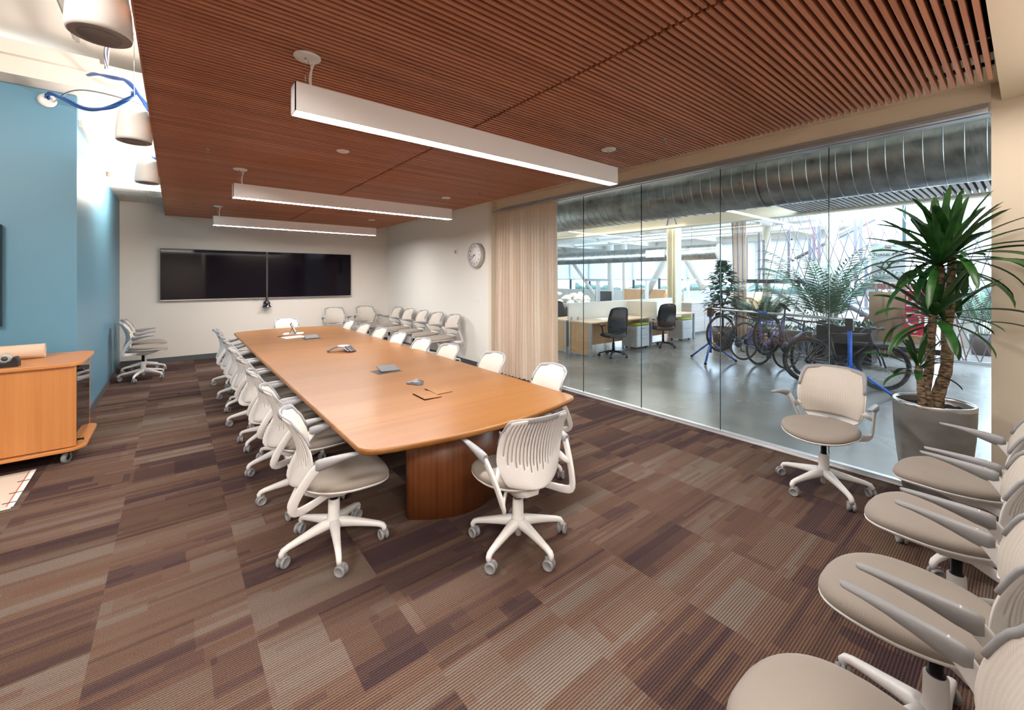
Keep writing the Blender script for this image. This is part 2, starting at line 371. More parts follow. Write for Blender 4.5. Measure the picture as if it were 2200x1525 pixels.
# glass partition: six frameless panes between a bottom channel and a head track
struct(MB().box(XG-0.025, XG+0.03, 0.18, 6.05, -0.002, 0.035).box(XG-0.06, XG-0.026, 0.18, 6.05, -0.001, 0.012), 'trim_glass_channel', ALU, 0.003)
struct(MB().box(XG-0.075, XG-0.05, 0.18, 6.05, 2.945, 2.975).box(XG-0.05, XG+0.05, 0.18, 6.05, 2.90, 2.955).box(XG-0.06, XG-0.05, 0.18, 6.05, 2.915, 2.93), 'trim_glass_head', ALU, 0.003)
ys = [0.18, 1.16, 2.14, 3.14, 4.12, 5.10, 6.05]
EDGE = mat('glass_edge_dark', (0.02, 0.04, 0.045), 0.2)
for i in range(6):
    g = MB().box(XG-0.001, XG+0.001, ys[i]+0.003, ys[i+1]-0.003, 0.03, 2.91)
    struct(g, 'window_%d' % (i+1), GLASS)
for i in range(1, 6):
    struct(MB().box(XG-0.006, XG+0.006, ys[i]-0.003, ys[i]+0.003, 0.03, 2.91), 'trim_glass_joint_%d' % i, EDGE)

# slatted wood ceiling, slats run along x, in two banks either side of a seam
sc = thing('slatted_wood_ceiling_raft', 'large raft of reddish brown wood slats hung under the ceiling above the conference table', 'ceiling raft', (0, 0, 2.97))
seam = 1.953
for (x0, x1) in ((-0.15, seam-0.012), (seam+0.012, 4.055)):
    mb = MB(); y = 0.16; k = 0
    while y < 10.93:
        j = random.uniform(-0.0015, 0.0015)
        mb.box(x0, x1+random.uniform(-0.004, 0.004), y-0.0095, y+0.0095, j, 0.058); y += 0.04; k += 1
    mb.build('slat_bank', SLAT, sc)
mb = MB()
for x in (0.25, 0.85, 1.45, 2.3, 2.9, 3.5, 3.96): mb.box(x-0.012, x+0.012, 0.14, 10.95, 0.058, 0.085)
mb.build('hanger_rail', BLKM, sc)
B(-0.158, -0.15, 0.14, 10.94, -0.002, 0.085).build('edge_strip', SLAT, sc)

# ================================================================== CHAIRS
def backprof(v):
    K = [(0, -.252, .468, .150), (.10, -.244, .500, .184), (.22, -.222, .560, .215), (.38, -.205, .632, .232), (.55, -.213, .715, .234), (.72, -.240, .795, .228), (.88, -.276, .865, .218), (1.0, -.310, .915, .208)]
    for a, b in zip(K, K[1:]):
        if v <= b[0]+1e-9:
            t = (v-a[0])/(b[0]-a[0]); t2 = t
            return [a[i]+(b[i]-a[i])*t2 for i in (1, 2, 3)]
    return list(K[-1][1:])
def back_pt(u, v, off=0.0):
    y = 0; z = 0; wv = 0
    for dv in (-.05, -.025, 0, .025, .05):
        a = backprof(min(1, max(0, v+dv))); y += a[0]/5; z += a[1]/5; wv += a[2]/5
    if v > .86: wv *= (1-min(1, ((v-.86)/.185))**3)**(1/3.)
    if v < .10: wv *= (1-((.10-v)/.16)**2.2)**(1/2.2)
    a = abs(u)
    yy = y+0.088*a**2.2*(1-.35*v)
    zz = z-(0.010*a**2 if v > .8 else 0)
    return Vector((u*wv, yy+off, zz))
def make_chair():
    """white task chair, faces +y"""
    t = thing('swivel_chair', '', 'chair')
    # --- five-star base
    for k in range(5):
        a = 2*PI*k/5+PI/2+0.35
        d = Vector((math.cos(a), math.sin(a), 0)); sd = Vector((-d.y, d.x, 0))
        P = [d*.018+Vector((0, 0, .150)), d*.06+Vector((0, 0, .148)), d*.13+Vector((0, 0, .137)), d*.21+Vector((0, 0, .122)), d*.272+Vector((0, 0, .109)), d*.300+Vector((0, 0, .098)), d*.309+Vector((0, 0, .084)), d*.309+Vector((0, 0, .062))]
        m = MB().sweep(P, [.036, .031, .0255, .021, .0175, .0165, .0155, .0135], [.030, .030, .024, .019, .016, .0155, .0155, .0135], sd, 12, 3.0)
        leg = m.build('leg', WPLAS, t)
        # twin wheel caster, each turned its own way
        ca = a+[1.1, .3, 2.0, -.7, .6][k]
        ax = Vector((math.cos(ca), math.sin(ca), 0)); c = d*.309+Vector((-ax.y, ax.x, 0))*.014+Vector((0, 0, .0335))
        R = Matrix.Translation(c) @ ax.to_track_quat('Z', 'Y').to_matrix().to_4x4()
        w_ = MB()
        for s_ in (-1, 1):
            w_.lathe([(.006, s_*.0075), (.030, s_*.0075), (.0335, s_*.011), (.0335, s_*.021), (.030, s_*.0255), (.024, s_*.0265), (.023, s_*.0245), (.001, s_*.0245)], 20, R)
        w_.lathe([(.001, -.0075), (.022, -.0075), (.022, .0075), (.001, .0075)], 14, R)
        cs = w_.build('caster', CASTG, leg)
        B(-.0065, .0065, -.022, .022, .0, .034, ).build('caster_hood', GPLAS, leg)
        hd = leg.children[-1]; hd.location = c+Vector((0, 0, .004)); hd.rotation_euler = (0, 0, ca)
    MB().lathe([(.001, .062), (.021, .064), (.022, .105), (.034, .115), (.046, .128), (.043, .172), (.036, .20), (.034, .292), (.031, .298), (.001, .298)], 22).build('hub', WPLAS, t)
    MB().lathe([(.026, .292), (.026, .304), (.0205, .304), (.0205, .40)], 18).build('gas_column', BLKM, t)
    # --- upper half (moves with the seat height)
    up = []
    mech = MB()
    mech.loft([[Vector((x*w1, y, z)) for x, z in ((-1, zz+.0), (-.8, z0), (.8, z0), (1, zz))] for y, w1, z0, zz in ((-.17, .05, .390, .425), (-.08, .075, .352, .428), (.05, .080, .345, .430), (.17, .060, .385, .432), (.22, .05, .412, .434))])
    up.append(mech.build('mechanism', WPLAS, t))
    # seat shell & cushion
    def se(a, rx, ry, p=2.45):
        c, s_ = math.cos(a), math.sin(a); return (rx*math.copysign(abs(c)**(2/p), c), ry*math.copysign(abs(s_)**(2/p), s_))
    def srow(sc_, z, drop=1.0, n=48, sy=1.0):
        r = []
        for k in range(n):
            x, y = se(2*PI*k/n, .252*sc_, .262*sc_*sy)
            y2 = y+.072
            zz = z-drop*(max(0, y2-.14)/.19)**2*.026 - drop*.010*(1-abs(x)/.25) + drop*.006*(max(0, -y2)/.2)
            if y < 0: x *= 1-.10*(abs(y)/.235)
            r.append(Vector((x, y2, zz)))
        return r
    sh = MB().loft([srow(.60, .424, .3), srow(.80, .428, .6), srow(.94, .437), srow(.992, .448), srow(1.0, .456), srow(.985, .4565)])
    up.append(sh.build('seat_shell', WPLAS, t))
    cu = MB().loft([srow(.95, .452), srow(.985, .4565), srow(1.0, .468), srow(.992, .482), srow(.955, .494), srow(.88, .5015), srow(.74, .505), srow(.5, .506), srow(.22, .506), srow(.02, .506)])
    up.append(cu.build('seat', SEATF, t))
    # back shell with slots
    nu, nv = 63, 26
    vs = []; fs = []
    us = [-1+2*i/nu for i in range(nu+1)]; vv = [j/nv for j in range(nv+1)]
    for j in range(nv+1):
        for i in range(nu+1): vs.append(back_pt(us[i], vv[j], -0.004))
    for j in range(nv):
        for i in range(nu):
            uc = (us[i]+us[i+1])/2; vc = (vv[j]+vv[j+1])/2
            slot = (i % 3 == 1)
            nslot = i//3
            lo = .22+.24*uc*uc+(.07 if nslot % 2 else 0)
            if slot and abs(uc) < .90 and lo < vc < .93: continue
            a = j*(nu+1)+i; fs.append((a, a+1, a+nu+2, a+nu+1))
    sb = MB(); sb.add(vs, fs, True); o = sb.build('backrest', WPLAS, t)
    md = o.modifiers.new('thickness', 'SOLIDIFY'); md.thickness = .007; md.offset = 0
    up.append(o)
    # fabric face
    fv = MB(); n1, n2 = 20, 22
    vs = [back_pt((-1+2*i/n1)*.955, .13+.83*j/n2, .004+.004*(1-abs(-1+2*i/n1))) for j in range(n2+1) for i in range(n1+1)]
    fs = [(j*(n1+1)+i, j*(n1+1)+i+1, (j+1)*(n1+1)+i+1, (j+1)*(n1+1)+i) for j in range(n2) for i in range(n1)]
    fv.add(vs, fs, True); f = fv.build('back_cover', BACKF, t)
    md = f.modifiers.new('thickness', 'SOLIDIFY'); md.thickness = .005; md.offset = 0
    up.append(f)
    # grey rim round the top
    path = [back_pt(-1, v) for v in (.60, .66, .72, .78, .84, .88, .91, .94, .965, .985)]+[back_pt(u, 1.0) for u in (-.8, -.6, -.4, -.2, 0, .2, .4, .6, .8)]+[back_pt(1, v) for v in (.985, .965, .94, .91, .88, .84, .78, .72, .66, .60)]
    ctr = back_pt(0, .7)
    path = [p+(Vector((0, ctr.y, ctr.z-.0))-Vector((0, p.y, p.z))).normalized()*.0 for p in path]
    n = len(path); inw = []
    for i, p in enumerate(path):
        tn = (path[min(i+1, n-1)]-path[max(i-1, 0)]).normalized()
        d = Vector((-p.x*.9, 0, ctr.z+.02-p.z)); d = d-tn*d.dot(tn); inw.append(d.normalized())
    pp = [p+inw[i]*.009 for i, p in enumerate(path)]
    wd = [.010+.006*min(1, min(i, n-1-i)/6) for i in range(n)]
    rim = MB().sweep(pp, wd, .0085, inw, 10, 3.0)
    up.append(rim.build('back_rim', GPLAS, t))
    # arms: strap from under the seat, back, up round the shell, then the fin-shaped pad
    for s_ in (-1, 1):
        P = [(.030*s_, .03, .405), (.10*s_, -.03, .402), (.170*s_, -.12, .392), (.218*s_, -.19, .388), (.240*s_, -.232, .396), (.249*s_, -.244, .424), (.259*s_, -.222, .485), (.274*s_, -.180, .560), (.288*s_, -.135, .625), (.298*s_, -.105, .660), (.303*s_, -.070, .676)]
        P = chaikin(P, 1)
        nP = len(P)
        up.append(MB().sweep(P, [.008+.003*(i/nP) for i in range(nP)], [.015+.010*min(1, i/6) for i in range(nP)], (1, 0, 0), 12, 4.0).build('arm_strap', WPLAS, t))
        # lug joining the strap to the shell
        q = back_pt(s_*.97, .30); up.append(MB().sweep([q, q.lerp(Vector((.268*s_, -.20, .535)), .5), Vector((.270*s_, -.195, .545))], [.020, .018, .016], [.008]*3, (0, .5, 1), 8, 2.4).build('arm_bracket', WPLAS, t))
        tops = [(-.128, .688, .018, .052), (-.11, .694, .021, .066), (-.07, .699, .0225, .062), (-.01, .702, .0225, .045), (.05, .704, .021, .030), (.10, .705, .019, .021), (.135, .705, .0175, .017), (.148, .705, .0155, .016), (.156, .705, .010, .013), (.159, .705, .003, .006)]
        rings = []
        for (y, zt, hw, dp) in tops:
            x = s_*(.300+.018*((y+.10)/.25)); r = []
            for k in range(14):
                a = 2*PI*k/14; c, sn = math.cos(a), math.sin(a)
                r.append(Vector((x+hw*math.copysign(abs(c)**.8, c)*(1 if sn > 0 else .55+.45*(1+sn)), y, zt-dp/2+dp/2*math.copysign(abs(sn)**.8, sn))))
            rings.append(r)
        up.append(MB().loft(rings).build('arm_pad', GPLAS, t))
    t['_u'] = 1
    return t, [o.name for o in up]
chair0, upnames = make_chair(); del chair0['_u']
UPK = {n.split('.')[0] for n in upnames}
chair_used = [False]
def chair(x, y, face, lift, label, group=None, spin=0.0):
    """face: direction the chair looks, degrees from +x"""
    if not chair_used[0]: t = chair0; chair_used[0] = True
    else: t = copy_tree(chair0)
    t.location = (x, y, 0); t.rotation_euler = (0, 0, math.radians(face-90))
    for ch in t.children:
        k = ch.name.split('.')[0]
        if k in UPK: ch.location = (0, 0, lift)
        if k == 'leg' and spin is not None: ch.rotation_euler = (0, 0, spin)
        if k == 'leg' and spin is None: ch.rotation_euler = (0, 0, 0)
    t['label'] = label; t['category'] = 'chair'
    if group: t['group'] = group
    return t
GL = 'white swivel chairs along the left side of the table'
GR = 'white swivel chairs along the right side of the table'
ordn = ['nearest', 'second', 'third', 'fourth', 'fifth', 'sixth', 'seventh', 'eighth']
LY = [(.79, 2.79, -10), (.79, 3.55, -3), (.79, 4.27, 0), (.79, 4.98, 2), (.78, 5.74, -2), (.79, 6.52, 1), (.78, 7.18, 0), (.77, 8.08, -3)]
for i, (x, y, a) in enumerate(LY):
    if i == 0: lb = 'white swivel chair at the near left corner of the table, its whole base in view'
    elif i == 7: lb = 'white swivel chair farthest back in the row along the left table edge'
    else: lb = 'white swivel chair along the left table edge, %s from the front' % ordn[i]
    chair(x, y, a, -0.015+[0, .004, 0, .004, .002, 0, .004, .004][i], lb, GL, [0.576, 0.1, 0.5, 0.9, 0.2, 0.7, 0.4, 0.15][i])
RY = [(2.48, 2.80, 172), (2.43, 3.62, 176), (2.38, 4.45, 180), (2.36, 5.12, 181), (2.36, 5.88, 179), (2.37, 6.62, 180), (2.37, 7.36, 182), (2.38, 8.20, 180)]
for i, (x, y, a) in enumerate(RY):
    if i == 0: lb = 'white swivel chair at the near right corner of the table, back before the curtain edge'
    elif i == 7: lb = 'white swivel chair farthest back in the row along the right table edge'
    else: lb = 'white swivel chair tucked in along the right table edge, %s from the front' % ordn[i]
    chair(x, y, a, [-.009, -.01, -.02, -.02, -.02, -.02, -.02, -.02][i], lb, GR, 0.3+0.37*i)
chair(1.71, 2.06, 82, -0.009, 'white slotted-back swivel chair at the near end of the table, seen from behind', None, 0.40)
chair(1.79, 9.42, 270, -0.03, 'white swivel chair at the far end of the table below the screens')
chair(4.05, 1.04, 178, 0.05, 'white swivel chair standing alone beside the grey planter, facing the table', None, 0.49)
GN = 'row of taupe-seated swivel chairs along the near right wall'
chair(1.32, 0.22, 90, 0.04, 'swivel chair cut off at the bottom right photo corner, mostly its seat in view', GN, 0.4)
chair(2.10, 0.21, 90, 0.04, 'swivel chair in the near right row, third from the grey planter', GN, 0.55)
chair(2.89, 0.22, 91, 0.045, 'swivel chair in the near right row, second from the grey planter', GN, 0.1)
chair(3.62, 0.22, 90, 0.045, 'swivel chair in the near right row closest to the grey planter', GN, 0.8)
GW = 'white swivel chairs parked along the right wall under the clock'
rw = ['nearest the curtain', 'second from the curtain', 'third from the curtain', 'fourth from the curtain', 'deepest in the room corner']
for i, y in enumerate((7.18, 7.86, 8.54, 9.22, 9.90)):
    chair(4.10, y, 180+[0, 2, -2, 1, 0][i], 0.075, 'white swivel chair against the right wall, '+rw[i], GW, 0.2*i)
chair(3.82, 10.58, 270, 0.075, 'white swivel chair against the back wall, right one of two beneath the screen corner', 'white swivel chairs against the back wall')
chair(3.06, 10.58, 270, 0.075, 'white swivel chair against the back wall, left one of two beneath the screen corner', 'white swivel chairs against the back wall')
chair(-0.42, 9.42, 0, 0.06, 'white swivel chair by the blue wall, front one of two', 'white swivel chairs by the blue wall', 0.25)
chair(-0.44, 10.15, 0, 0.06, 'white swivel chair by the blue wall in the back corner, half hidden by the other', 'white swivel chairs by the blue wall', 0.6)

# ================================================================== TABLE
tb = thing('conference_table', 'long honey-coloured wood conference table with curved ends and rounded corners', 'table', (1.68, 5.65, 0))
def rounded(poly, r, n=6):
    out = []; N_ = len(poly)
    for i in range(N_):
        p = Vector((*poly[i], 0)); a = Vector((*poly[i-1], 0)); b = Vector((*poly[(i+1) % N_], 0))
        rr = r[i] if isinstance(r, list) else r
        if rr <= 0: out.append((p.x, p.y)); continue
        da = (a-p).normalized(); db = (b-p).normalized()
        s_, e = p+da*rr, p+db*rr
        for k in range(n+1):
            t_ = k/n; q = s_*(1-t_)**2+p*2*t_*(1-t_)+e*t_**2; out.append((q.x, q.y))
    return out
hw = .875; yn = -3.33; yf = 3.22
poly = [(-hw, yn)]+[(-hw+2*hw*k/10, yn-.13*(1-(2*k/10-1)**2)) for k in range(1, 10)]+[(hw, yn), (hw+.03, 0), (hw, yf)]+[(hw-2*hw*k/10, yf+.22*(1-(2*k/10-1)**2)) for k in range(1, 10)]+[(-hw, yf), (-hw-.01, 0)]
rr = [.10]+[0]*9+[.10, 0, .10]+[0]*9+[.10, 0]
poly = rounded(poly, rr)
def inset(poly, d):
    c = []; n = len(poly)
    for i in range(n):
        a = Vector(poly[i-1]); p = Vector(poly[i]); b = Vector(poly[(i+1) % n])
        t_ = (b-a).normalized(); c.append((p.x-t_.y*d, p.y+t_.x*d))
    return c
top = MB()
rings = []
for d, z in ((.028, .700), (.006, .706), (0, .717), (0, .730), (.004, .737), (.012, .740)):
    q = inset(poly, d); rings.append([Vector((x, y, z)) for x, y in q])
top.loft(rings, True, True)
tt = top.build('tabletop', TABLEW, tb)
# inlaid joints across the top
for yy in (-1.45, 0.42, 2.05):
    MB().box(-hw+.01, hw-.01, yy-.0008, yy+.0008, .7402, .7404).build('joint_line', mat('joint_brown', (0.25, 0.10, 0.03), 0.5), tb)
for yy in (-2.88, -0.1, 2.6):
    arc = []
    for k in range(17):
        t_ = -1+2*k/16; arc.append((-.40+.40*(t_+1), -.02-.19*(1-t_*t_)))
    arc2 = [(x, -y) for x, y in arc][::-1]
    pl = arc+arc2
    b_ = MB().prism([(x, y) for x, y in pl], 0.0, .70, True)
    o = b_.build('pedestal', BASEW, tb); o.location = (0, yy, 0)

# ------------------------------------------------------------------ things on the table
ZT = .7405
DGREY = mat('dark_grey_plastic', (0.07, 0.07, 0.08), 0.35); MGREY = mat('phone_silver', (0.35, 0.35, 0.37), 0.3, metal=0.4)
ph = thing('conference_phone', 'black and silver three-legged conference phone in the middle of the table', 'phone', (1.74, 5.72, ZT), 0.35)
def tri_phone(parent, r, h, m1, m2=None):
    for k in range(3):
        a = 2*PI*k/3-PI/2; d = Vector((math.cos(a), math.sin(a), 0)); sd = Vector((-d.y, d.x, 0))
        pts = [d*(r*.08)+Vector((0, 0, h*.86)), d*(r*.38)+Vector((0, 0, h*.88)), d*(r*.7)+Vector((0, 0, h*.58)), d*r+Vector((0, 0, h*.12))]
        pts = chaikin(pts, 1); n = len(pts)
        MB().sweep(pts, [r*(.17+.07*i/n) for i in range(n)], h*.11, sd, 10, 4).build('leg', m1, parent)
    MB().lathe([(.001, h*.70), (r*.42, h*.70), (r*.42, h*.90), (r*.34, h), (.001, h)], 24).build('hub', m2 or m1, parent)
tri_phone(ph, .20, .075, DGREY, MGREY)
kp = B(-.06, .06, -.05, .05, 0, .012).build('keypad', MGREY, ph, .004); kp.location = (.0, -.115, .028); kp.rotation_euler = (math.radians(18), 0, 0)
mb = MB()
for i in range(4):
    for j in range(3): mb.box(-.048+i*.025, -.03+i*.025, -.04+j*.02, -.027+j*.02, .012, .015)
kk = mb.build('keys', BLK, ph); kk.location = kp.location; kk.rotation_euler = kp.rotation_euler
kd = B(-.04, .04, .022, .044, .012, .0135).build('display', mat('lcd_grey', (.35, .38, .36), .2), ph); kd.location = kp.location; kd.rotation_euler = kp.rotation_euler
pod = thing('microphone_pod', 'small black arched microphone pod beside the wooden hatch on the table', 'microphone', (1.72, 3.53, ZT), 0.5)
MB().loft([[Vector((x*s1, y*s1+0, z)) for x, y in [(.075*math.cos(2*PI*k/24)*(1+.22*math.cos(3*2*PI*k/24)), .075*math.sin(2*PI*k/24)*(1+.22*math.cos(3*2*PI*k/24))) for k in range(24)]] for s1, z in ((1.0, .0), (1.0, .006), (.8, .016), (.5, .026), (.1, .030))]).build('body', DGREY, pod)
MB().lathe([(.018, .028), (.018, .032), (.001, .033)], 16).build('mute_button', MGREY, pod)
def power_box(x, y, rz, label, lid):
    t = thing('cable_box', label, 'cable box', (x, y, ZT), rz, 'black cable boxes let into the table')
    B(-.13, .13, -.10, .10, -.0001, .004).build('rim', DGREY, t, .001)
    B(-.115, .115, -.085, .085, .004, .0055).build('well', BLK, t)
    o = B(-.10, .10, -.07, .07, 0, .008).build('lid', mat('lid_grey', (.06, .06, .065), .5), t, .002); o.location = (lid[0], lid[1], .026); o.rotation_euler = (lid[2], lid[3], 0)
power_box(1.70, 4.18, 0.05, 'black cable box with its lid raised, let into the table between phone and wooden hatch', (.02, 0, .28, .05))
power_box(1.70, 7.22, 0.02, 'black cable box let into the far part of the table near the papers', (0, 0, .30, 0))
ht = thing('table_hatch', 'pair of square wooden access flaps slightly lifted in the near part of the tabletop', 'hatch', (1.68, 3.15, ZT))
GAPB = mat('hatch_gap_dark', (0.02, 0.008, 0.004), 0.8)
for (x, y, rx, ry) in ((-.075, -.05, .0, .035), (.075, .03, .05, .0)):
    B(x-.077, x+.077, y-.112, y+.112, .0001, .0006).build('gap', GAPB, ht)
    o = B(-.073, .073, -.108, .108, 0, .004).build('flap', TABLEW, ht); o.location = (x, y, .0045); o.rotation_euler = (rx*.6, ry, 0)
PAPER = mat('white_paper', (0.85, 0.83, 0.80), 0.7)
for (x, y, rz, lb) in ((1.50, 7.55, .2, 'white sheets of paper lying in front of the small stand on the table'), (1.60, 8.05, -.3, 'white paper under the small tilted stand at the far end of the table')):
    tag(MB().box(-.15, .15, -.11, .11, 0, .003).box(-.13, .16, -.10, .12, .003, .005).build('paper_sheet', PAPER), lb, 'paper', 'papers at the far end of the table').location = (x, y, ZT)
    C.objects[-1].rotation_euler = (0, 0, rz)
st = thing('tablet', 'dark tablet propped upright on the far end of the table', 'tablet', (1.66, 8.02, ZT+.005), 1.30)
o = B(-.13, .13, -.005, .005, 0, .19).build('screen', BLK, st, .002); o.rotation_euler = (-.45, 0, 0); o.location = (0, .02, .004)
o = B(-.11, .11, -.0058, -.005, .015, .175).build('display', mat('tablet_white', (.6, .6, .62), .3), st); o.rotation_euler = (-.45, 0, 0); o.location = (0, .02, .004)
o = B(-.06, .06, -.003, .003, 0, .14).build('kickstand', DGREY, st); o.rotation_euler = (.4, 0, 0); o.location = (0, .12, .0)
pn = MB().tube([(-.06, 0, .004), (.06, 0, .004)], .004, 6).build('pen', BLK); tag(pn, 'black pen lying left of the papers on the table', 'pen'); pn.location = (1.36, 7.78, ZT); pn.rotation_euler = (0, 0, .6)

# ================================================================== PENDANT LAMPS
def lamp(y, label):
    t = thing('linear_pendant_lamp', label, 'lamp', (0.515, y, 2.63), 0, 'long white pendant lamps over the table')
    L_ = 2.885; W2 = .053
    mb = MB().box(0, L_, -W2, W2, .155, .16).box(0, L_, -W2, -W2+.006, .0, .155).box(0, L_, W2-.006, W2, .0, .155).box(0, .006, -W2, W2, 0, .16).box(L_-.006, L_, -W2, W2, 0, .16)
    mb.build('housing', LAMPW, t)
    B(.006, L_-.006, -W2+.006, W2-.006, .004, .012).build('diffuser', DIFF, t)
    for x in (.075, 2.80):
        c = MB().lathe([(.001, .328), (.068, .328), (.072, .334), (.072, .34), (.001, .34)], 32).build('canopy', WHITE, t); c.location = (x, 0, 0)
        MB().tube([(x-.01, 0, .16), (x-.01, 0, .33)], .0015, 6).build('suspension_wire', STEEL, t)
        MB().lathe([(.006, .30), (.006, .33)], 10, Matrix.Translation((x-.01, 0, 0))).build('wire_grip', STEEL, t)
    MB().tube(chaikin([(.115, 0, .33), (.105, .004, .29), (.085, .0, .23), (.09, 0, .16)], 2), .005, 8).tube(chaikin([(.09, .01, .33), (.10, .0, .27), (.093, .0, .22), (.098, 0, .16)], 2), .004, 8).build('power_cord', WHITE, t)
lamp(2.60, 'long white pendant lamp nearest the camera above the table')
lamp(5.76, 'middle one of the three long white pendant lamps above the table')
lamp(8.95, 'farthest and smallest-looking long white pendant lamp, before the screens')
def sprinkler(x, y, z, label):
    t = thing('ceiling_sprinkler', label, 'sprinkler', (x, y, z), 0, 'small sprinkler heads in the slatted ceiling')
    MB().lathe([(.001, 0), (.012, 0), (.012, .02), (.008, .03), (.008, .06), (.001, .06)], 12).build('body', STEEL, t)
    MB().lathe([(.001, -.028), (.016, -.026), (.016, -.024), (.001, -.024)], 12).build('deflector', STEEL, t)
    MB().tube([(-.011, 0, 0), (-.012, 0, -.015), (-.004, 0, -.025), (.004, 0, -.025), (.012, 0, -.015), (.011, 0, 0)], .002, 5).build('frame_arms', STEEL, t)
sprinkler(.25, 5.08, 2.965, 'steel sprinkler head in the slatted ceiling above the left chairs')
sprinkler(.24, 8.82, 2.965, 'steel sprinkler head in the slatted ceiling near the back left corner')
sprinkler(3.52, 5.13, 2.965, 'steel sprinkler head in the slatted ceiling near the curtain')
sprinkler(3.49, 2.10, 2.965, 'steel sprinkler head in the slatted ceiling above the glass, nearest the camera')
sprinkler(3.65, 8.9, 2.965, 'steel sprinkler head in the slatted ceiling near the back right corner')
d = thing('ceiling_detector', 'flat white round detector on the wood slats between the first two lamps', 'detector', (1.30, 4.29, 2.968))
MB().lathe([(.001, -.012), (.05, -.012), (.062, -.004), (.062, 0), (.001, 0)], 28).build('body', WHITE, d); MB().lathe([(.001, -.018), (.018, -.018), (.02, -.012)], 16).build('sensor', WHITE, d)
d = thing('smoke_detector', 'white smoke detector on the ceiling edge behind the end of the nearest lamp', 'smoke detector', (4.12, 2.78, 3.12))
MB().lathe([(.001, -.075), (.035, -.075), (.045, -.055), (.05, -.05), (.058, -.03), (.06, 0), (.001, 0)], 28).build('body', WHITE, d); MB().lathe([(.05, -.046), (.0505, -.036)], 28).build('vent_ring', SPKG, d)
d = thing('ceiling_speaker', 'flat round white ceiling speaker beyond the slats above the curtain', 'speaker', (4.36, 6.05, 3.12))
MB().lathe([(.001, -.02), (.09, -.02), (.115, -.012), (.12, 0), (.001, 0)], 32).build('grille', WHITE, d); MB().lathe([(.12, -.002), (.125, -.004), (.128, 0)], 32).build('bezel', WHITE, d)

# ================================================================== SCREENS, CAMERA, CLOCK
def tv(x0, x1, label):
    t = thing('wall_display', label, 'screen', ((x0+x1)/2, 10.93, 1.25), 0, 'two black displays side by side on the back wall')
    h_ = (x1-x0)/2; z1 = 1.055
    B(-h_, h_, 0, .045, 0, z1).build('housing', BLK, t, .004)
    B(-h_+.010, h_-.010, -.003, 0, .022, z1-.010).build('screen', SCREEN, t)
    MB().box(-h_, -h_+.006, -.006, .0, .014, z1).box(h_-.006, h_, -.006, .0, .014, z1).box(-h_, h_, -.006, 0, z1-.005, z1).build('bezel', mat('dark_bezel', (.06, .06, .07), .3, metal=.5), t)
    B(-h_, h_, -.008, 0, 0, .014).build('bottom_trim', STEEL, t)
    B(-.5, .5, .045, .07, .3, .8).build('wall_bracket', BLKM, t)
tv(-.232, 1.628, 'left of the two wide black displays on the back wall')
tv(1.646, 3.506, 'right of the two wide black displays on the back wall')
c = thing('conference_camera', 'small black pan camera with a blue light hanging below the screens', 'camera', (1.62, 10.88, 1.05))
MB().lathe([(.001, 0), (.085, 0), (.09, .012), (.07, .035), (.045, .05), (.001, .052)], 28).build('base', BLK, c)
MB().sphere((0, 0, .105), .052, .058, .055).build('head', BLK, c)
MB().lathe([(.001, .0), (.030, .0), (.030, .02), (.024, .024), (.001, .02)], 20, Matrix.Translation((0, -.05, .11)) @ Matrix.Rotation(PI/2, 4, 'X')).build('lens', mat('lens_ring', (.12, .12, .13), .15), c)
B(-.065, -.05, -.02, .02, .02, .12).build('yoke_arm', BLK, c); B(.05, .065, -.02, .02, .02, .12).build('yoke_arm', BLK, c)
MB().box(-.012, .012, .02, .045, .10, .22).box(-.05, .05, .03, .10, .19, .2).build('mount', BLKM, c)
MB().sphere((.012, -.084, .022), .010, .006, .010, 8, 6).build('status_light', emis('blue_led', (.15, .25, 1), 14), c)
cb_ = MB().tube(chaikin([(1.36, 10.95, 1.26), (1.37, 10.94, 1.215), (1.42, 10.94, 1.20), (1.47, 10.94, 1.215), (1.48, 10.95, 1.26)], 2), .003, 6).build('video_cable', BLK)
tag(cb_, 'thin black cable looping below the left display', 'cable')
ck = thing('wall_clock', 'round white wall clock with a deep rim and red second hand on the right wall', 'clock', (4.51, 6.62, 2.14), 0)
RC = Matrix.Rotation(-PI/2, 4, 'Y')
MB().lathe([(.001, 0), (.232, 0), (.230, .095), (.218, .100), (.214, .088), (.001, .088)], 48, RC).build('case', mat('clock_case', (.50, .47, .43), .35, metal=.3), ck)
MB().lathe([(.001, .0885), (.212, .0885), (.212, .090), (.001, .090)], 48, RC).build('face', mat('clock_face', (.86, .85, .85), .4), ck)
for h in range(1, 13):
    a = 2*PI*h/12; text(str(h), .050, BLK, ck, (-.0915, -.165*math.sin(a), .165*math.cos(a)), (PI/2, 0, -PI/2), 'numeral')
def hand(ang, L_, w_, m, nm, x):
    a = math.radians(ang); u = Vector((0, -math.sin(a), math.cos(a))); p = Vector((0, u.z, -u.y))
    vs = [Vector((x, 0, 0))+u*(-.03)+p*w_, Vector((x, 0, 0))+u*(-.03)-p*w_, Vector((x, 0, 0))+u*L_-p*w_*.5, Vector((x, 0, 0))+u*L_+p*w_*.5]
    MB().add(vs+[v+Vector((-.002, 0, 0)) for v in vs], [(0, 1, 2, 3), (4, 5, 6, 7), (0, 1, 5, 4), (1, 2, 6, 5), (2, 3, 7, 6), (3, 0, 4, 7)]).build(nm, m, ck)
hand(233, .12, .007, BLK, 'hour_hand', -.093); hand(258, .165, .0045, BLK, 'minute_hand', -.095); hand(258, .18, .003, mat('red_hand', (.6, .03, .03), .4), 'second_hand', -.098)
MB().lathe([(.010, .09), (.010, .101), (.001, .101)], 14, RC).build('hub', mat('red_hand', (.6, .03, .03), .4), ck)
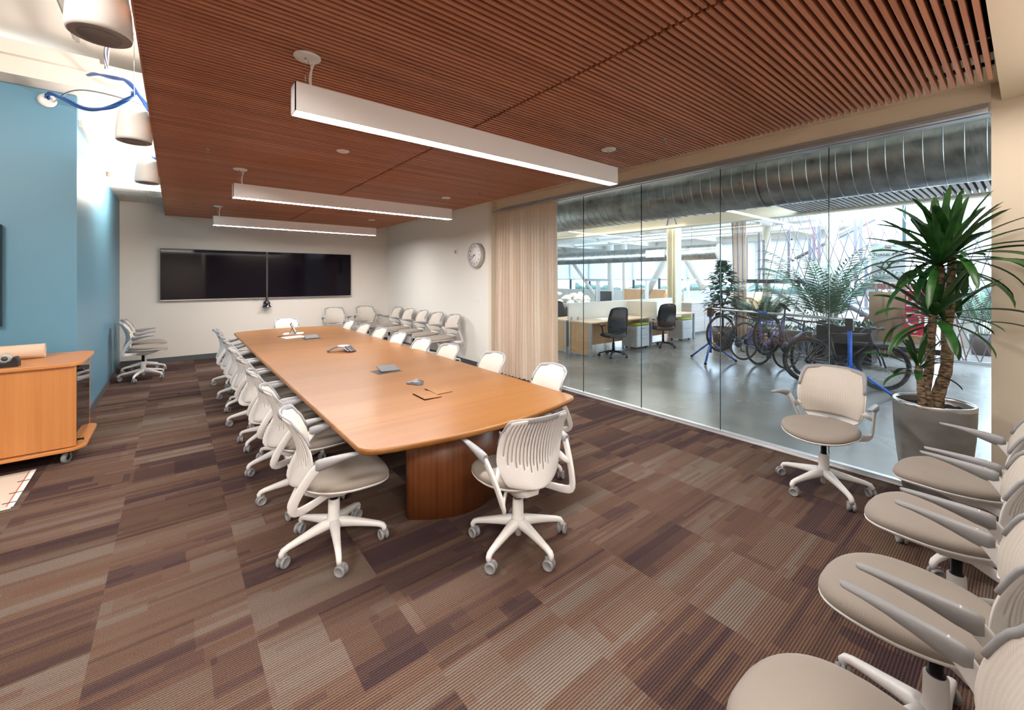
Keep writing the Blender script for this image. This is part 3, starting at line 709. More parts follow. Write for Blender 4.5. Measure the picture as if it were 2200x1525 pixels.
s_ = thing('wall_sensor', 'small grey wall device on the right wall left of the clock', 'sensor', (4.51, 7.41, 2.2))
B(-.03, 0, -.05, .05, -.01, .11).build('body', WHITE, s_, .004); B(-.034, -.03, -.03, .03, .01, .08).build('face', SPKG, s_)
s_ = thing('light_switch', 'white light switch on the right wall below the clock', 'switch', (4.51, 6.62, 1.26))
B(-.006, 0, -.036, .036, -.058, .058).build('plate', WHITE, s_, .002); B(-.012, -.006, -.015, .015, -.032, .032).build('rocker', WHITE, s_, .002)

# ================================================================== CURTAIN
def curtain_mat():
    m, N, L, P = nmat('sheer_linen')
    tc = N.new('ShaderNodeTexCoord'); mp = N.new('ShaderNodeMapping'); mp.inputs['Scale'].default_value = (200, 200, 30); L.new(tc.outputs['Object'], mp.inputs[0])
    t = N.new('ShaderNodeTexNoise'); t.inputs['Scale'].default_value = 1; L.new(mp.outputs[0], t.inputs['Vector'])
    L.new(ramp(N, L, t.outputs['Fac'], [(.3, (.76, .62, .50)), (.7, (.86, .74, .62))]), P.inputs['Base Color'])
    P.inputs['Roughness'].default_value = .9; P.inputs['Specular IOR Level'].default_value = .1
    tl = N.new('ShaderNodeBsdfTranslucent'); tl.inputs[0].default_value = (.75, .6, .46, 1)
    ms = N.new('ShaderNodeMixShader'); ms.inputs[0].default_value = .3
    tr = N.new('ShaderNodeBsdfTransparent'); ms2 = N.new('ShaderNodeMixShader'); ms2.inputs[0].default_value = .05
    out = N['Material Output']; L.new(P.outputs[0], ms.inputs[1]); L.new(tl.outputs[0], ms.inputs[2]); L.new(ms.outputs[0], ms2.inputs[1]); L.new(tr.outputs[0], ms2.inputs[2]); L.new(ms2.outputs[0], out.inputs[0])
    return m
CU = curtain_mat()
cur = thing('sheer_curtain', 'floor-length sheer beige curtain drawn to the far end of the glass wall', 'curtain', (4.56, 4.55, 0))
nf = 16; nseg = 260; rows = 26; vs = []; fs = []
random.seed(3)
ph_ = [random.uniform(0, 6.28) for _ in range(6)]
for j in range(rows+1):
    zz = .012+j*(2.89-.012)/rows; t_ = j/rows
    for i in range(nseg+1):
        u = i/nseg
        fl = u+.010*math.sin(9*u+ph_[0])+.006*math.sin(23*u+ph_[1])*(1-t_)
        yb = 1.56*u*(1.0+.03*(1-t_))-.02*(1-t_)
        amp = .024+.040*(1-t_)**.7*(.65+.35*math.sin(7*u+ph_[2]))
        x = amp*math.sin(2*PI*nf*fl+ph_[3])+.35*amp*math.sin(2*PI*nf*2.3*fl+ph_[4]+1.2*(1-t_))
        yy = yb+.008*math.cos(2*PI*nf*fl*1.0+ph_[5])+.015*math.sin(5*t_+14*u)*(1-t_)
        vs.append((x*.9, yy, zz))
for j in range(rows):
    for i in range(nseg): a = j*(nseg+1)+i; fs.append((a, a+1, a+nseg+2, a+nseg+1))
MB().add(vs, fs, True).build('drape', CU, cur, merge=False)
hm = [(vs[i][0]-.002, vs[i][1], 0) for i in range(0, nseg+1)]
MB().loft([[Vector((x-.002, y, z)) for x, y, _ in hm] for z in (2.865, 2.90)], closed=False, caps=False).build('header_tape', CU, cur, merge=False)
tr_ = B(4.535, 4.585, 0.19, 6.18, 2.90, 2.925)
tag(tr_.build('curtain_track', ALU), 'slim aluminium curtain track along the top of the glass wall', 'curtain track')

# ================================================================== PLANTER + DRACAENA
PX, PY = 4.40, .455
def pot_mat():
    m, N, L, P = nmat('grey_glazed_pot')
    tc = N.new('ShaderNodeTexCoord'); mp = N.new('ShaderNodeMapping'); mp.inputs['Scale'].default_value = (3, 3, 7); L.new(tc.outputs['Object'], mp.inputs[0])
    t = N.new('ShaderNodeTexNoise'); t.inputs['Scale'].default_value = 1.2; t.inputs['Detail'].default_value = 7; L.new(mp.outputs[0], t.inputs['Vector'])
    L.new(ramp(N, L, t.outputs['Fac'], [(.3, (.17, .165, .16)), (.7, (.27, .26, .25))]), P.inputs['Base Color']); P.inputs['Metallic'].default_value = .35; P.inputs['Roughness'].default_value = .32
    return m
pt = thing('plant_pot', 'tall round grey planter standing in the corner by the glass', 'planter', (PX, PY, 0))
MB().lathe([(.001, 0), (.150, 0), (.157, .01), (.180, .18), (.203, .38), (.218, .55), (.225, .70), (.226, .765), (.222, .785), (.212, .785), (.206, .765), (.204, .70), (.001, .70)], 56).build('pot', pot_mat(), pt)
MB().lathe([(.226, .76), (.228, .78), (.222, .788), (.211, .788), (.207, .775)], 56, caps=False).build('rim', STEEL, pt)
def soil_mat(): return mat('dark_soil', (.035, .025, .018), .95, noise=.6, nscale=40, bump=1.0, bscale=60)
so = MB(); R_ = []
for i in range(9):
    r = .203*i/8+.0005; R_.append([Vector((r*math.cos(2*PI*k/40), r*math.sin(2*PI*k/40), .735+.008*math.sin(k*2.7+i*3)+.006*math.sin(k*5.1)*(i < 8))) for k in range(40)])
so.loft(R_, True, False); tag(so.build('soil', soil_mat(), pt), None)
rv = Vector((math.cos(TH), -math.sin(TH), 0)); fvv = Vector((math.sin(TH), math.cos(TH), 0))
dr = thing('dracaena_plant', 'tall dracaena with bare canes and rosettes of long dark green leaves in the planter', 'plant', (PX, PY, .735))
def cane(pts, r):
    P = chaikin([rv*a+fvv*b+Vector((0, 0, z-.735)) for a, b, z in pts], 2); n = len(P)
    return MB().tube(P, [r*(1.12-.25*i/n)*(1+.05*math.sin(i*2.1)) for i in range(n)], 12).build('cane', BARK, dr)
cane([(-.045, .02, .72), (-.04, .02, .86), (-.01, .02, .98), (-.018, .0, 1.25), (.0, .0, 1.43)], .027)
cane([(-.015, -.03, .72), (.005, -.03, .84), (.045, -.02, .93), (.10, .0, 1.02), (.105, .0, 1.2), (.10, .0, 1.36)], .036)
cane([(.10, .0, 1.33), (.10, .0, 1.42), (.065, .0, 1.58), (.05, .0, 1.80)], .026)
cane([(.10, .0, 1.33), (.125, .0, 1.45), (.15, .02, 1.6), (.165, .02, 1.88)], .026)
cane([(-.10, -.03, .72), (-.12, -.03, .84), (-.125, -.03, .95), (-.14, -.03, 1.06)], .022)
cane([(-.075, -.035, .72), (-.07, -.035, .82), (-.072, -.035, .87)], .026)
LEAF = leafmat('dracaena_leaf', (.008, .045, .010), (.03, .12, .02))
LEAFB = leafmat('young_leaf', (.05, .20, .03), (.12, .34, .05))
def rosette(c, n, L0, L1, wid, seed, m=LEAF, upbias=.0, elmin=-.25):
    rnd = random.Random(seed); base = rv*c[0]+fvv*c[1]+Vector((0, 0, c[2]-.735)); mb = MB()
    for k in range(n):
        az = k*2.39996+rnd.uniform(-.3, .3); f_ = k/(n-1)
        el = elmin+(1.42-elmin)*f_**.9+upbias+rnd.uniform(-.12, .12)
        L_ = rnd.uniform(L0, L1)*(1-.18*f_); wd = wid*rnd.uniform(.8, 1.15)
        h = Vector((math.cos(az), math.sin(az), 0)); sd = Vector((-h.y, h.x, 0))
        p = base+h*.015+Vector((0, 0, -.10*(1-f_)+.02)); e = el; nseg_ = 12; pts = []
        for i in range(nseg_+1):
            pts.append((p.copy(), e)); stp = L_/nseg_
            p = p+h*(math.cos(e)*stp)+Vector((0, 0, math.sin(e)*stp)); e -= (.055+.05*(1-f_))*(.5+i/nseg_)*1.2*(1-.75*f_)
        tw = rnd.uniform(-.5, .5); vs = []; fs = []
        for i, (q, e_) in enumerate(pts):
            s = i/nseg_; ww = wd*(.35+1.9*s*(1-s)**.75+.15*(1-s)) if s < 1 else .0008
            ww = min(ww, wd)
            up_ = (-h*math.sin(e_)+Vector((0, 0, math.cos(e_))))
            a = tw*s; s2 = sd*math.cos(a)+up_*math.sin(a); u2 = up_*math.cos(a)-sd*math.sin(a)
            for v in (q-s2*ww+u2*ww*.35, q, q+s2*ww+u2*ww*.35):
                # keep clear of the glass and the wall beside it
                wx = v.x+PX
                if wx > 4.60: v = Vector((4.60-PX+.03*(1-math.exp(-(wx-4.60)*3)), v.y-.25*(wx-4.60), v.z+.15*(wx-4.6)))
                vs.append(v)
        for i in range(nseg_):
            for j in (0, 1): a = i*3+j; fs.append((a, a+1, a+4, a+3))
        mb.add(vs, fs, True)
    return mb.build('leaf_rosette', m, dr, merge=False)
rosette((.05, 0, 1.84), 34, .46, .66, 0.029, 11)
rosette((.165, .02, 1.92), 28, .40, .58, 0.029, 5)
rosette((.0, 0, 1.45), 26, .40, .58, 0.029, 23, elmin=-.35)
rosette((-.14, -.03, 1.07), 15, .22, .36, .019, 8)
rosette((.10, .01, 1.40), 9, .38, .55, .019, 41, elmin=-.2)

# ================================================================== CREDENZA + THINGS AROUND IT
cr = thing('rolling_credenza', 'orange cherry wood rolling cabinet with a dark glass side at the left edge', 'cabinet', (-.68, 5.55, 0))
tp = rounded([(-1.9, -.06), (-.06, -.06), (.01, .0), (.01, .74), (-.06, .82), (-1.9, .82)], [0, .03, .03, .03, .03, 0], 4)
MB().prism(tp, .895, .925).build('top', CREDT, cr, .004)
B(-1.85, -.03, -.02, .0, .155, .895).build('front_panel', CREDW, cr, .002)
B(-1.85, -.03, .76, .78, .155, .895).build('rear_panel', CREDW, cr, .002)
B(-1.87, -1.85, -.02, .78, .155, .895).build('end_panel', CREDW, cr, .002)
MB().prism(rounded([(-1.9, -.06), (-.06, -.06), (.03, .02), (.03, .74), (-.06, .82), (-1.9, .82)], [0, .04, .04, .04, .04, 0], 4), .12, .148).build('bottom_tray', CREDT, cr, .004)
B(-.036, -.030, .02, .74, .17, .86).build('glass_door', mat('smoked_glass', (.03, .022, .02), .04, spec=.8), cr)
dg = MB().box(-.045, -.03, -.0, .02, .155, .895).build('door_stile', BLK, cr)
for z in (.845, .20):
    MB().lathe([(.008, 0), (.008, .04), (.014, .042), (.014, .05), (.001, .05)], 12, Matrix.Translation((-.035, .03, z)) @ Matrix.Rotation(PI/2, 4, 'Y')).build('hinge_knob', BLK, cr)
for (x, y) in ((-.10, .03), (-.10, .70), (-1.7, .03), (-1.7, .70)):
    w_ = MB(); R = Matrix.Translation((x, y, .05)) @ Matrix.Rotation(PI/2, 4, 'Y') @ Matrix.Rotation(.5, 4, 'X')
    w_.lathe([(.001, -.014), (.046, -.014), (.050, -.008), (.050, .008), (.046, .014), (.001, .014)], 24, R)
    o = w_.build('caster', mat('caster_tyre', (.25, .26, .27), .5), cr)
    MB().lathe([(.001, -.017), (.022, -.017), (.022, .017), (.001, .017)], 16, R).build('caster_hub', BLK, o)
    MB().box(x-.03, x+.03, y-.03, y+.03, .10, .12).box(x-.022, x-.016, y-.015, y+.03, .045, .10).box(x+.016, x+.022, y-.015, y+.03, .045, .10).build('caster_fork', BLKM, o)
ro = MB(); R = Matrix.Translation((-2.25, 6.0, .925+.07)) @ Matrix.Rotation(PI/2, 4, 'Y') @ Matrix.Rotation(-.06, 4, 'X')
ro.lathe([(.062, 0), (.068, .0), (.068, 1.26), (.062, 1.26)], 32, R, True, False); ro.lathe([(.062, 0), (.060, .6), (.062, 1.26)], 32, R, True, False)
tag(ro.build('paper_roll', mat('kraft_paper', (.66, .48, .34), .7)), 'thick beige roll of paper lying on the cabinet', 'paper roll')
td = thing('tape_dispenser', 'black desk tape dispenser on the front of the cabinet top', 'tape dispenser', (-1.20, 5.62, .9255), -.06)
prof = [(-.11, 0), (.13, 0), (.13, .05), (.118, .085), (.10, .088), (.085, .055), (.05, .04), (.01, .05), (-.02, .075), (-.085, .075), (-.10, .06)]
MB().prism([(x, z) for x, z in prof], -.035, .035, M=Matrix.Rotation(PI/2, 4, 'X')).build('body', BLK, td, .004)
MB().lathe([(.018, -.012), (.045, -.012), (.045, .012), (.018, .012)], 28, Matrix.Translation((.045, 0, .075)) @ Matrix.Rotation(PI/2, 4, 'X')).build('tape_reel', mat('clear_tape', (.45, .42, .38), .2), td)
MB().lathe([(.001, -.016), (.020, -.016), (.020, .016), (.001, .016)], 20, Matrix.Translation((.045, 0, .075)) @ Matrix.Rotation(PI/2, 4, 'X')).build('tape_core', DGREY, td)
B(-.098, -.082, -.015, .015, .072, .082).build('cutter', STEEL, td)
sc_ = thing('cloth_roll', 'crumpled white cloth or paper on the cabinet at the left edge', 'paper', (-1.36, 5.68, .925))
rr_ = []
for i in range(9):
    r_ = []
    for k in range(20):
        a = 2*PI*k/20; q = (1-(i/8-.5)**2*2.2); r_.append(Vector((-.20+.05*i, .05*q*math.cos(a)*(1+.2*math.sin(3*a+i)), .035+.03*q*math.sin(a)*(1+.15*math.cos(2*a+i*1.7)))))
    rr_.append(r_)
MB().loft(rr_).build('bundle', PAPER, sc_)
bd = thing('presentation_board', 'cream sheet of board with a red ruled edge lying on the carpet', 'board', (-.86, 4.3, 0), 0)
e1 = Vector((-.935, 4.74, 0)); e2 = Vector((-.955, 5.53, 0))
dvec = (e1-e2).normalized(); nv_ = Vector((dvec.y, -dvec.x, 0))
if nv_.x > 0: nv_ = -nv_
def bq(a, b, z): return e2+dvec*a+nv_*b-Vector((-.86, 4.3, 0))+Vector((0, 0, z))
Lb = (e2-e1).length
CRM = mat('cream_board', (.70, .60, .50), .6)
def slab(a0, a1, b0, b1, z0, z1, nm, m):
    vs = [bq(a, b, z) for a in (a0, a1) for b in (b0, b1) for z in (z0, z1)]
    MB().add(vs, [(0, 1, 3, 2), (4, 6, 7, 5), (0, 4, 5, 1), (2, 3, 7, 6), (0, 2, 6, 4), (1, 5, 7, 3)]).build(nm, m, bd)
slab(0, Lb, 0, 1.1, .006, .010, 'sheet', CRM); slab(.02, Lb+.01, .012, 1.12, .0005, .005, 'backing', PAPER)
slab(.02, Lb-.02, .035, .041, .0101, .0106, 'red_rule', mat('red_ink', (.55, .05, .05), .5)); slab(0, Lb, 0, .03, .0101, .0104, 'white_margin', PAPER)
for a in (.25, .5, .7): slab(a, a+.008, .0, .07, .0102, .013, 'staple', BLK)
# screen on the blue wall at the left picture edge
tvl = thing('wall_display', 'dark wall display at the left edge on the blue wall', 'screen', (-2.3, 6.42, 1.22))
B(-.95, .95, 0, .06, 0, 1.02).build('housing', BLK, tvl, .004); B(-.935, .935, -.003, 0, .015, 1.0).build('screen', SCREEN, tvl)

# ================================================================== PENDANT SPEAKERS + CABLES
def spk(x, y, z, label):
    t = thing('pendant_speaker', label, 'speaker', (x, y, z), 0, 'white pendant speakers left of the wood slats')
    MB().lathe([(.118, .0), (.122, .02), (.122, .05), (.116, .13), (.104, .22), (.092, .27), (.078, .285), (.001, .288)], 40).build('body', WHITE, t)
    MB().lathe([(.118, .0), (.110, -.004), (.001, -.004)], 40).build('grille', SPKG, t)
    MB().lathe([(.078, -.0045), (.080, -.008), (.001, -.009)], 32).build('woofer_screen', mat('speaker_screen', (.22, .19, .18), .7), t)
    MB().tube([(0, 0, .285), (0, 0, 4.12-z)], .0025, 6).build('hanging_chain', STEEL, t)
    MB().lathe([(.03, .285), (.02, .31), (.008, .33), (.001, .33)], 16).build('cap', WHITE, t)
spk(-.285, 2.84, 2.88, 'white pendant speaker nearest the camera, cut off by the top of the photo')
spk(-.275, 4.86, 2.88, 'middle white pendant speaker left of the wood slats')
spk(-.265, 6.86, 2.88, 'farthest white pendant speaker left of the wood slats')
def cable(pts, r, m, label, n=3, tw=.012, seed=1):
    rnd = random.Random(seed); mb = MB(); P = chaikin(pts, 3)
    for k in range(n):
        a0 = rnd.uniform(0, 6.28)
        mb.tube([p+Vector((tw*math.cos(a0+i*.25), .3*tw, tw*math.sin(a0+i*.25))) for i, p in enumerate(P)], r, 6)
    return tag(mb.build('cable_bundle', m), label, 'cable')
cable([(-1.05, 6.49, 3.58), (-1.02, 6.35, 3.62), (-.9, 6.2, 3.55), (-.70, 5.9, 3.37), (-.5, 5.6, 3.34), (-.34, 5.3, 3.38), (-.29, 5.05, 3.36)], .010, BLUEC, 'bundle of blue cable sagging from the blue wall to the middle speaker', 4)
cable([(-.70, 6.13, 3.80), (-.60, 5.8, 3.74), (-.45, 5.4, 3.58), (-.32, 5.05, 3.46), (-.22, 4.95, 3.30), (-.16, 4.8, 3.12)], .009, BLUEC, 'blue cables running from the ceiling beam over the middle speaker', 4, seed=4)
cable([(-.20, 2.9, 4.1), (-.22, 3.3, 3.7), (-.25, 3.9, 3.5), (-.42, 4.5, 3.52), (-.48, 5.25, 3.60)], .006, mat('pale_cable', (.55, .52, .60), .5), 'pale cable bundle looping from the nearest speaker to the blue cables', 5, seed=6)
cable([(-.22, 6.85, 3.20), (-.12, 6.7, 3.14), (-.02, 6.6, 3.13)], .009, BLUEC, 'short blue cable above the farthest speaker', 2, seed=8)
fc = MB().tube(chaikin([(-1.00, 6.48, 3.56), (-.8, 6.0, 3.6), (-.5, 5.7, 3.52), (-.1, 5.6, 3.42), (.05, 5.6, 3.4)], 3), .008, 8).build('flexible_conduit', ALU); tag(fc, 'grey flexible metal conduit crossing to the wood slats', 'conduit')
gr_ = thing('cable_grommet', 'white round grommet on the blue wall where blue cables come out', 'grommet', (-1.045, 6.5, 3.57))
MB().lathe([(.035, 0), (.07, 0), (.072, .02), (.04, .035), (.035, .03)], 24, Matrix.Rotation(PI/2, 4, 'X')).build('ring', WHITE, gr_)
MB().lathe([(.001, .001), (.035, .001), (.035, .006), (.001, .006)], 20, Matrix.Rotation(PI/2, 4, 'X')).build('opening', BLK, gr_)
pr_ = thing('sprinkler_pipe', 'white pipe with a bracket crossing in front of the back soffit', 'pipe', (-.83, 9.0, 3.32))
MB().tube([(.0, 0, 0), (.9, 0, -.02)], .028, 14).build('pipe', DECK, pr_); MB().box(.14, .18, -.01, .01, .0, .28).build('bracket', DECK, pr_); MB().lathe([(.034, 0), (.034, .05)], 14, Matrix.Rotation(PI/2, 4, 'Y')).build('flange', mat('copper_flange', (.4, .2, .12), .4), pr_)
lc = thing('cable_ring', 'white plastic ring holding cables under the ceiling by the wood slats', 'cable ring', (-.24, 3.95, 3.42))
MB().tube([(.045*math.cos(2*PI*k/24), .045*math.sin(2*PI*k/24), 0) for k in range(24)], .009, 8, True).build('ring', WHITE, lc)
MB().tube([(0, .045, 0), (0, .05, .70)], .003, 6).build('hanger_rod', STEEL, lc)

# ================================================================== OFFICE BEYOND THE GLASS
def yz(px, py, x):
    """y, z where the line of sight through a photo pixel meets the plane x"""
    u = (px-1100)/898.; t = x/(math.sin(TH)+u*math.cos(TH)); return t*(math.cos(TH)-u*math.sin(TH)), 1.7-(py-598)/898.*t
OWH = mat('office_white_paint', (.78, .76, .72), .7, spec=.2)
OBE = mat('office_beige_steel', (.62, .54, .40), .6)
struct(B(4.81, 11.1, 3.3, 22, 3.95, 4.05), 'ceiling_office', OWH)
struct(B(11.1, 20.2, 3.9, 22, 3.62, 3.72), 'ceiling_office_far', OWH)
struct(B(6.6, 10.95, -6, 3.3, 3.26, 3.30), 'ceiling_office_backing', mat('brown_backing', (.16, .12, .09), .8))
struct(B(4.81, 6.6, -6, 3.3, 3.6, 3.7), 'ceiling_office_near', OWH)
struct(MB().box(10.95, 11.2, -6, 22, 3.14, 3.20).box(11.04, 11.10, -6, 22, 3.2, 3.52).box(10.95, 11.2, -6, 22, 3.52, 3.58), 'trim_office_beam', OBE)
struct(B(4.8, 24, 22, 22.2, 0, 4), 'wall_office_left', OWH)
struct(B(4.8, 24, -6.2, -6, 0, 5), 'wall_office_right', OWH)
mb = MB(); y = -3.6
while y < 3.25: mb.box(6.6, 10.93, y, y+.05, 3.17, 3.26); y += .085
tag(mb.build('slatted_office_ceiling', wood('grey_brown_slats', (.20, .16, .13), (.32, .26, .21), 'X', 1, .5)), 'grey-brown slatted ceiling raft beyond the glass above the bicycles', 'ceiling raft')
# window wall
XW = 20.0
struct(MB().box(XW, XW+.2, 3.0, 22, 0, 1.02).box(XW, XW+.2, 3.0, 22, 3.35, 3.7).box(XW, XW+.2, -6, 3.0, 0, .35).box(XW, XW+.2, -6, 3.0, 4.6, 5.0), 'wall_office_windows', OWH)
DFR = mat('dark_window_frame', (.03, .07, .09), .4)
y = -5.2; k = 0
while y < 21.5:
    zz = (1.02, 3.35) if y > 3 else (.35, 4.6)
    mb = MB().box(XW+.02, XW+.12, y-.05, y+.05, *zz).box(XW+.03, XW+.1, y, y+1.6, zz[1]-.06, zz[1]).box(XW+.03, XW+.1, y, y+1.6, 1.62, 1.67)
    w_ = struct(mb, 'window_frame_%d' % (k+1), DFR); y += 1.6; k += 1
struct(B(XW+.06, XW+.065, 3.0, 21.8, 1.02, 3.35), 'window_7', GLASS)
m_, N_, L_2, P_ = nmat('roller_shade'); P_.inputs['Base Color'].default_value = (.9, .9, .9, 1); P_.inputs['Roughness'].default_value = .9
tl_ = N_.new('ShaderNodeBsdfTranslucent'); tl_.inputs[0].default_value = (.95, .97, 1, 1); mm_ = N_.new('ShaderNodeMixShader'); mm_.inputs[0].default_value = .6
L_2.new(P_.outputs[0], mm_.inputs[1]); L_2.new(tl_.outputs[0], mm_.inputs[2]); L_2.new(mm_.outputs[0], N_['Material Output'].inputs[0])
for k, (a, b, z) in enumerate(((3.1, 6.2, 1.74), (6.3, 9.4, 1.70), (9.5, 12.6, 1.74), (12.7, 15.8, 1.64), (15.9, 21.0, 1.66))):
    t = thing('roller_shade', 'white roller shade on the far office windows, number %s from the right' % ['one', 'two', 'three', 'four', 'five'][k], 'window shade', (XW-.03, a, z), 0, 'roller shades on the far office windows')
    B(0, .004, 0, b-a, 0, 3.36-z).build('shade_cloth', m_, t); B(-.008, .012, 0, b-a, -.025, 0).build('hem_bar', OWH, t)
# ground, hedge and trees outside
struct(B(20.3, 90, -40, 60, -.6, -.5), 'ground_outside', mat('outside_paving', (.35, .34, .32), .9))
hd = MB(); rnd = random.Random(5)
for k in range(420):
    c = (rnd.uniform(26, 29), rnd.uniform(-8, 34), rnd.uniform(-.4, 1.1)); r = rnd.uniform(.25, .5); hd.sphere(c, r, r, r*.8, 6, 4)
tag(hd.build('hedge', mat('hedge_green', (.10, .17, .16), .9, noise=.8, nscale=3), merge=False), 'row of bluish green bushes outside the far windows', 'hedge', None, 'stuff')
# steel columns and braces
def member(a, b, w_, name, label, m, cat='column', grp=None):
    a = Vector(a); b = Vector(b)
    return tag(MB().sweep([a, b], w_/2, w_/2, (0, 1, 0) if abs((b-a).normalized().y) < .9 else (1, 0, 0), 4, 20).build(name, m), label, cat, grp)
CLM = mat('column_cream', (.72, .66, .52), .5)
t = thing('steel_column', 'cream steel column with vertical ribs standing behind the desks', 'column', (11.6, 6.68, 0))
MB().box(-.15, .15, -.15, -.12, 0, 3.9).box(-.15, .15, .12, .15, 0, 3.9).box(-.012, .012, -.12, .12, 0, 3.9).build('flanges', CLM, t); MB().tube([(-.05, -.0, 0), (-.05, 0, 3.9)], .03, 10).tube([(-.07, -.07, 0), (-.07, -.07, 3.9)], .018, 8).build('conduits', CLM, t)
BR = mat('brace_white', (.66, .66, .64), .5); gB = 'white diagonal braces before the far windows'
for i, (p, q, lb) in enumerate((((1370, 665), (1436, 545), 'white diagonal brace leaning right, left of the cream column'), ((1536, 655), (1466, 545), 'white diagonal brace leaning left, right of the cream column'), ((1262, 610), (1222, 552), 'far white diagonal brace showing beside the curtain'))):
    x = 17.0; a = yz(*p, x); b = yz(*q, x); dz = a[1]/(b[1]-a[1]); 
    y0 = a[0]-(b[0]-a[0])*dz; k_ = (3.46-b[1])/(b[1]-a[1]); y1 = b[0]+(b[0]-a[0])*k_
    member((x, y0, 0), (x, y1, 3.46), .34 if i < 2 else .2, 'diagonal_brace', lb, BR, 'brace', gB)
for px, lb in ((1312, 'wide pale column before the far windows, behind the black monitor'), (1342, 'slim pale column before the far windows')):
    y = yz(px, 600, 18)[0]; member((18, y, 0), (18, y, 3.62), .40 if px == 1312 else .3, 'square_column', lb, OWH, 'column', 'pale columns before the far windows')
y = yz(1787, 600, 14.5)[0]; member((14.5, y, 0), (14.5, y, 4.2), .30, 'square_column', 'cream square column behind the tall palm', CLM)
y = yz(1647, 600, 15.5)[0]; member((15.5, y, 0), (15.5, y, 4.2), .26, 'square_column', 'cream square column behind the crossed cords at their left end', CLM)
y = yz(2046, 600, 12.65)[0]; member((12.65, y, 0), (12.65, y, 4.2), .24, 'square_column', 'white square column behind the dracaena', OWH)
tag(MB().lathe([(.23, 0), (.23, 4.4)], 28, Matrix.Translation((15.3, 1.0, 0))).build('round_column', OWH), 'thick round white column at the right end of the glass wall view', 'column')
# ducts
def duct(x, z, r, y0, y1, label, pitch=.135, face=False):
    t = thing('spiral_duct', label, 'duct', (x, y0, z))
    R = Matrix.Rotation(-PI/2, 4, 'X'); pr = [(r, 0)]; y = 0
    mb = MB().lathe([(r, 0), (r, y1-y0)], 56, R, True, False); mb.build('pipe', GALV, t)
    mb = MB(); y = .04
    while y < y1-y0:
        mb.lathe([(r, y-.005), (r+.006, y), (r, y+.005)], 56, R @ Matrix.Rotation(.0, 4, 'X'), True, False); y += pitch
    mb.build('seam_rings', GALV, t)
    for yy in ((1.5, 4.6) if not face else (1.0,)):
        mb = MB().tube([(r+.004 if s_ else -r-.004, yy, 0) for s_ in ()] or [((r+.004)*math.cos(a), yy, (r+.004)*math.sin(a)) for a in [2*PI*k/32 for k in range(32)]], .003, 6, True)
        mb.tube([(0, yy, r), (0, yy, 3.95-z)], .005, 6); mb.build('hanger', BLKM, t)
    if face: MB().lathe([(.001, -.01), (r+.012, -.01), (r+.012, .02)], 48, R).build('end_cap', OWH, t)
    return t
duct(5.9, 3.0, .38, -2.5, 14, 'big galvanized spiral duct running just beyond the top of the glass')
d2 = duct(14.6, 2.63, .27, yz(1546, 531, 14.6)[0], 21, 'pale spiral duct with a round white end cap hanging over the far desks', .16, True)
B(-.30, -.24, 1.9, 2.7, -.12, .16).build('register', ALU, d2)
# ceiling lights and rails in the office
OLM = emis('office_tube', (1, .95, .85), 5)
k = 0
for (x, y0, y1, z) in ((8.2, 5.0, 8.5, 3.55), (10.2, 5.5, 9.5, 3.55), (8.4, 10, 14, 3.55), (12.6, 6.5, 10.5, 3.35), (14.0, 5.2, 9.5, 3.35), (16.2, 7, 12, 3.35), (12.4, 12, 17, 3.35)):
    t = thing('office_strip_light', 'bright strip light under the office ceiling beyond the glass', 'lamp', (x, y0, z), 0, 'strip lights under the office ceiling')
    B(-.05, .05, 0, y1-y0, .0, .06).build('housing', OWH, t); B(-.04, .04, .02, y1-y0-.02, -.01, 0).build('tube', OLM, t)
    hz = (3.95 if x < 11.1 else 3.62)-z+.003; MB().tube([(0, .3, .06), (0, .3, hz)], .004, 5).tube([(0, y1-y0-.3, .06), (0, y1-y0-.3, hz)], .004, 5).build('hanger', BLKM, t)
mb = MB()
for y in (5.5, 8, 10.5, 13, 16): mb.box(6.2, 11.0, y, y+.12, 3.75, 3.95)
for x in (7.2, 9.2): mb.box(x, x+.06, 3.5, 20, 3.62, 3.68)
struct(mb, 'trim_office_joists', OBE)
mb = MB()
for y in (5.2, 9, 12.5, 16): mb.box(11.2, 19.9, y, y+.14, 3.42, 3.62)
for x in (13.2, 15.2, 17.4): mb.box(x, x+.08, 4, 21, 3.42, 3.5)
struct(mb, 'trim_office_far_joists', OWH)
cable([(11.0, 6.55, 3.2), (10.95, 6.45, 3.62), (10.9, 6.3, 3.55), (10.9, 6.2, 3.22)], .012, BLUEC, 'blue cables dipping over the office beam near the cream column', 3, seed=12)
pp_ = MB().tube([(9.0, 5.8, 3.55), (9.6, 3.9, 3.45)], .018, 8).tube([(9.16, 5.3, 3.52), (9.16, 5.3, 3.948)], .005, 5).tube([(9.48, 4.3, 3.47), (9.48, 4.3, 3.948)], .005, 5); tag(pp_.build('sprinkler_pipe', ALU), 'thin pipe under the big duct beyond the glass', 'pipe')

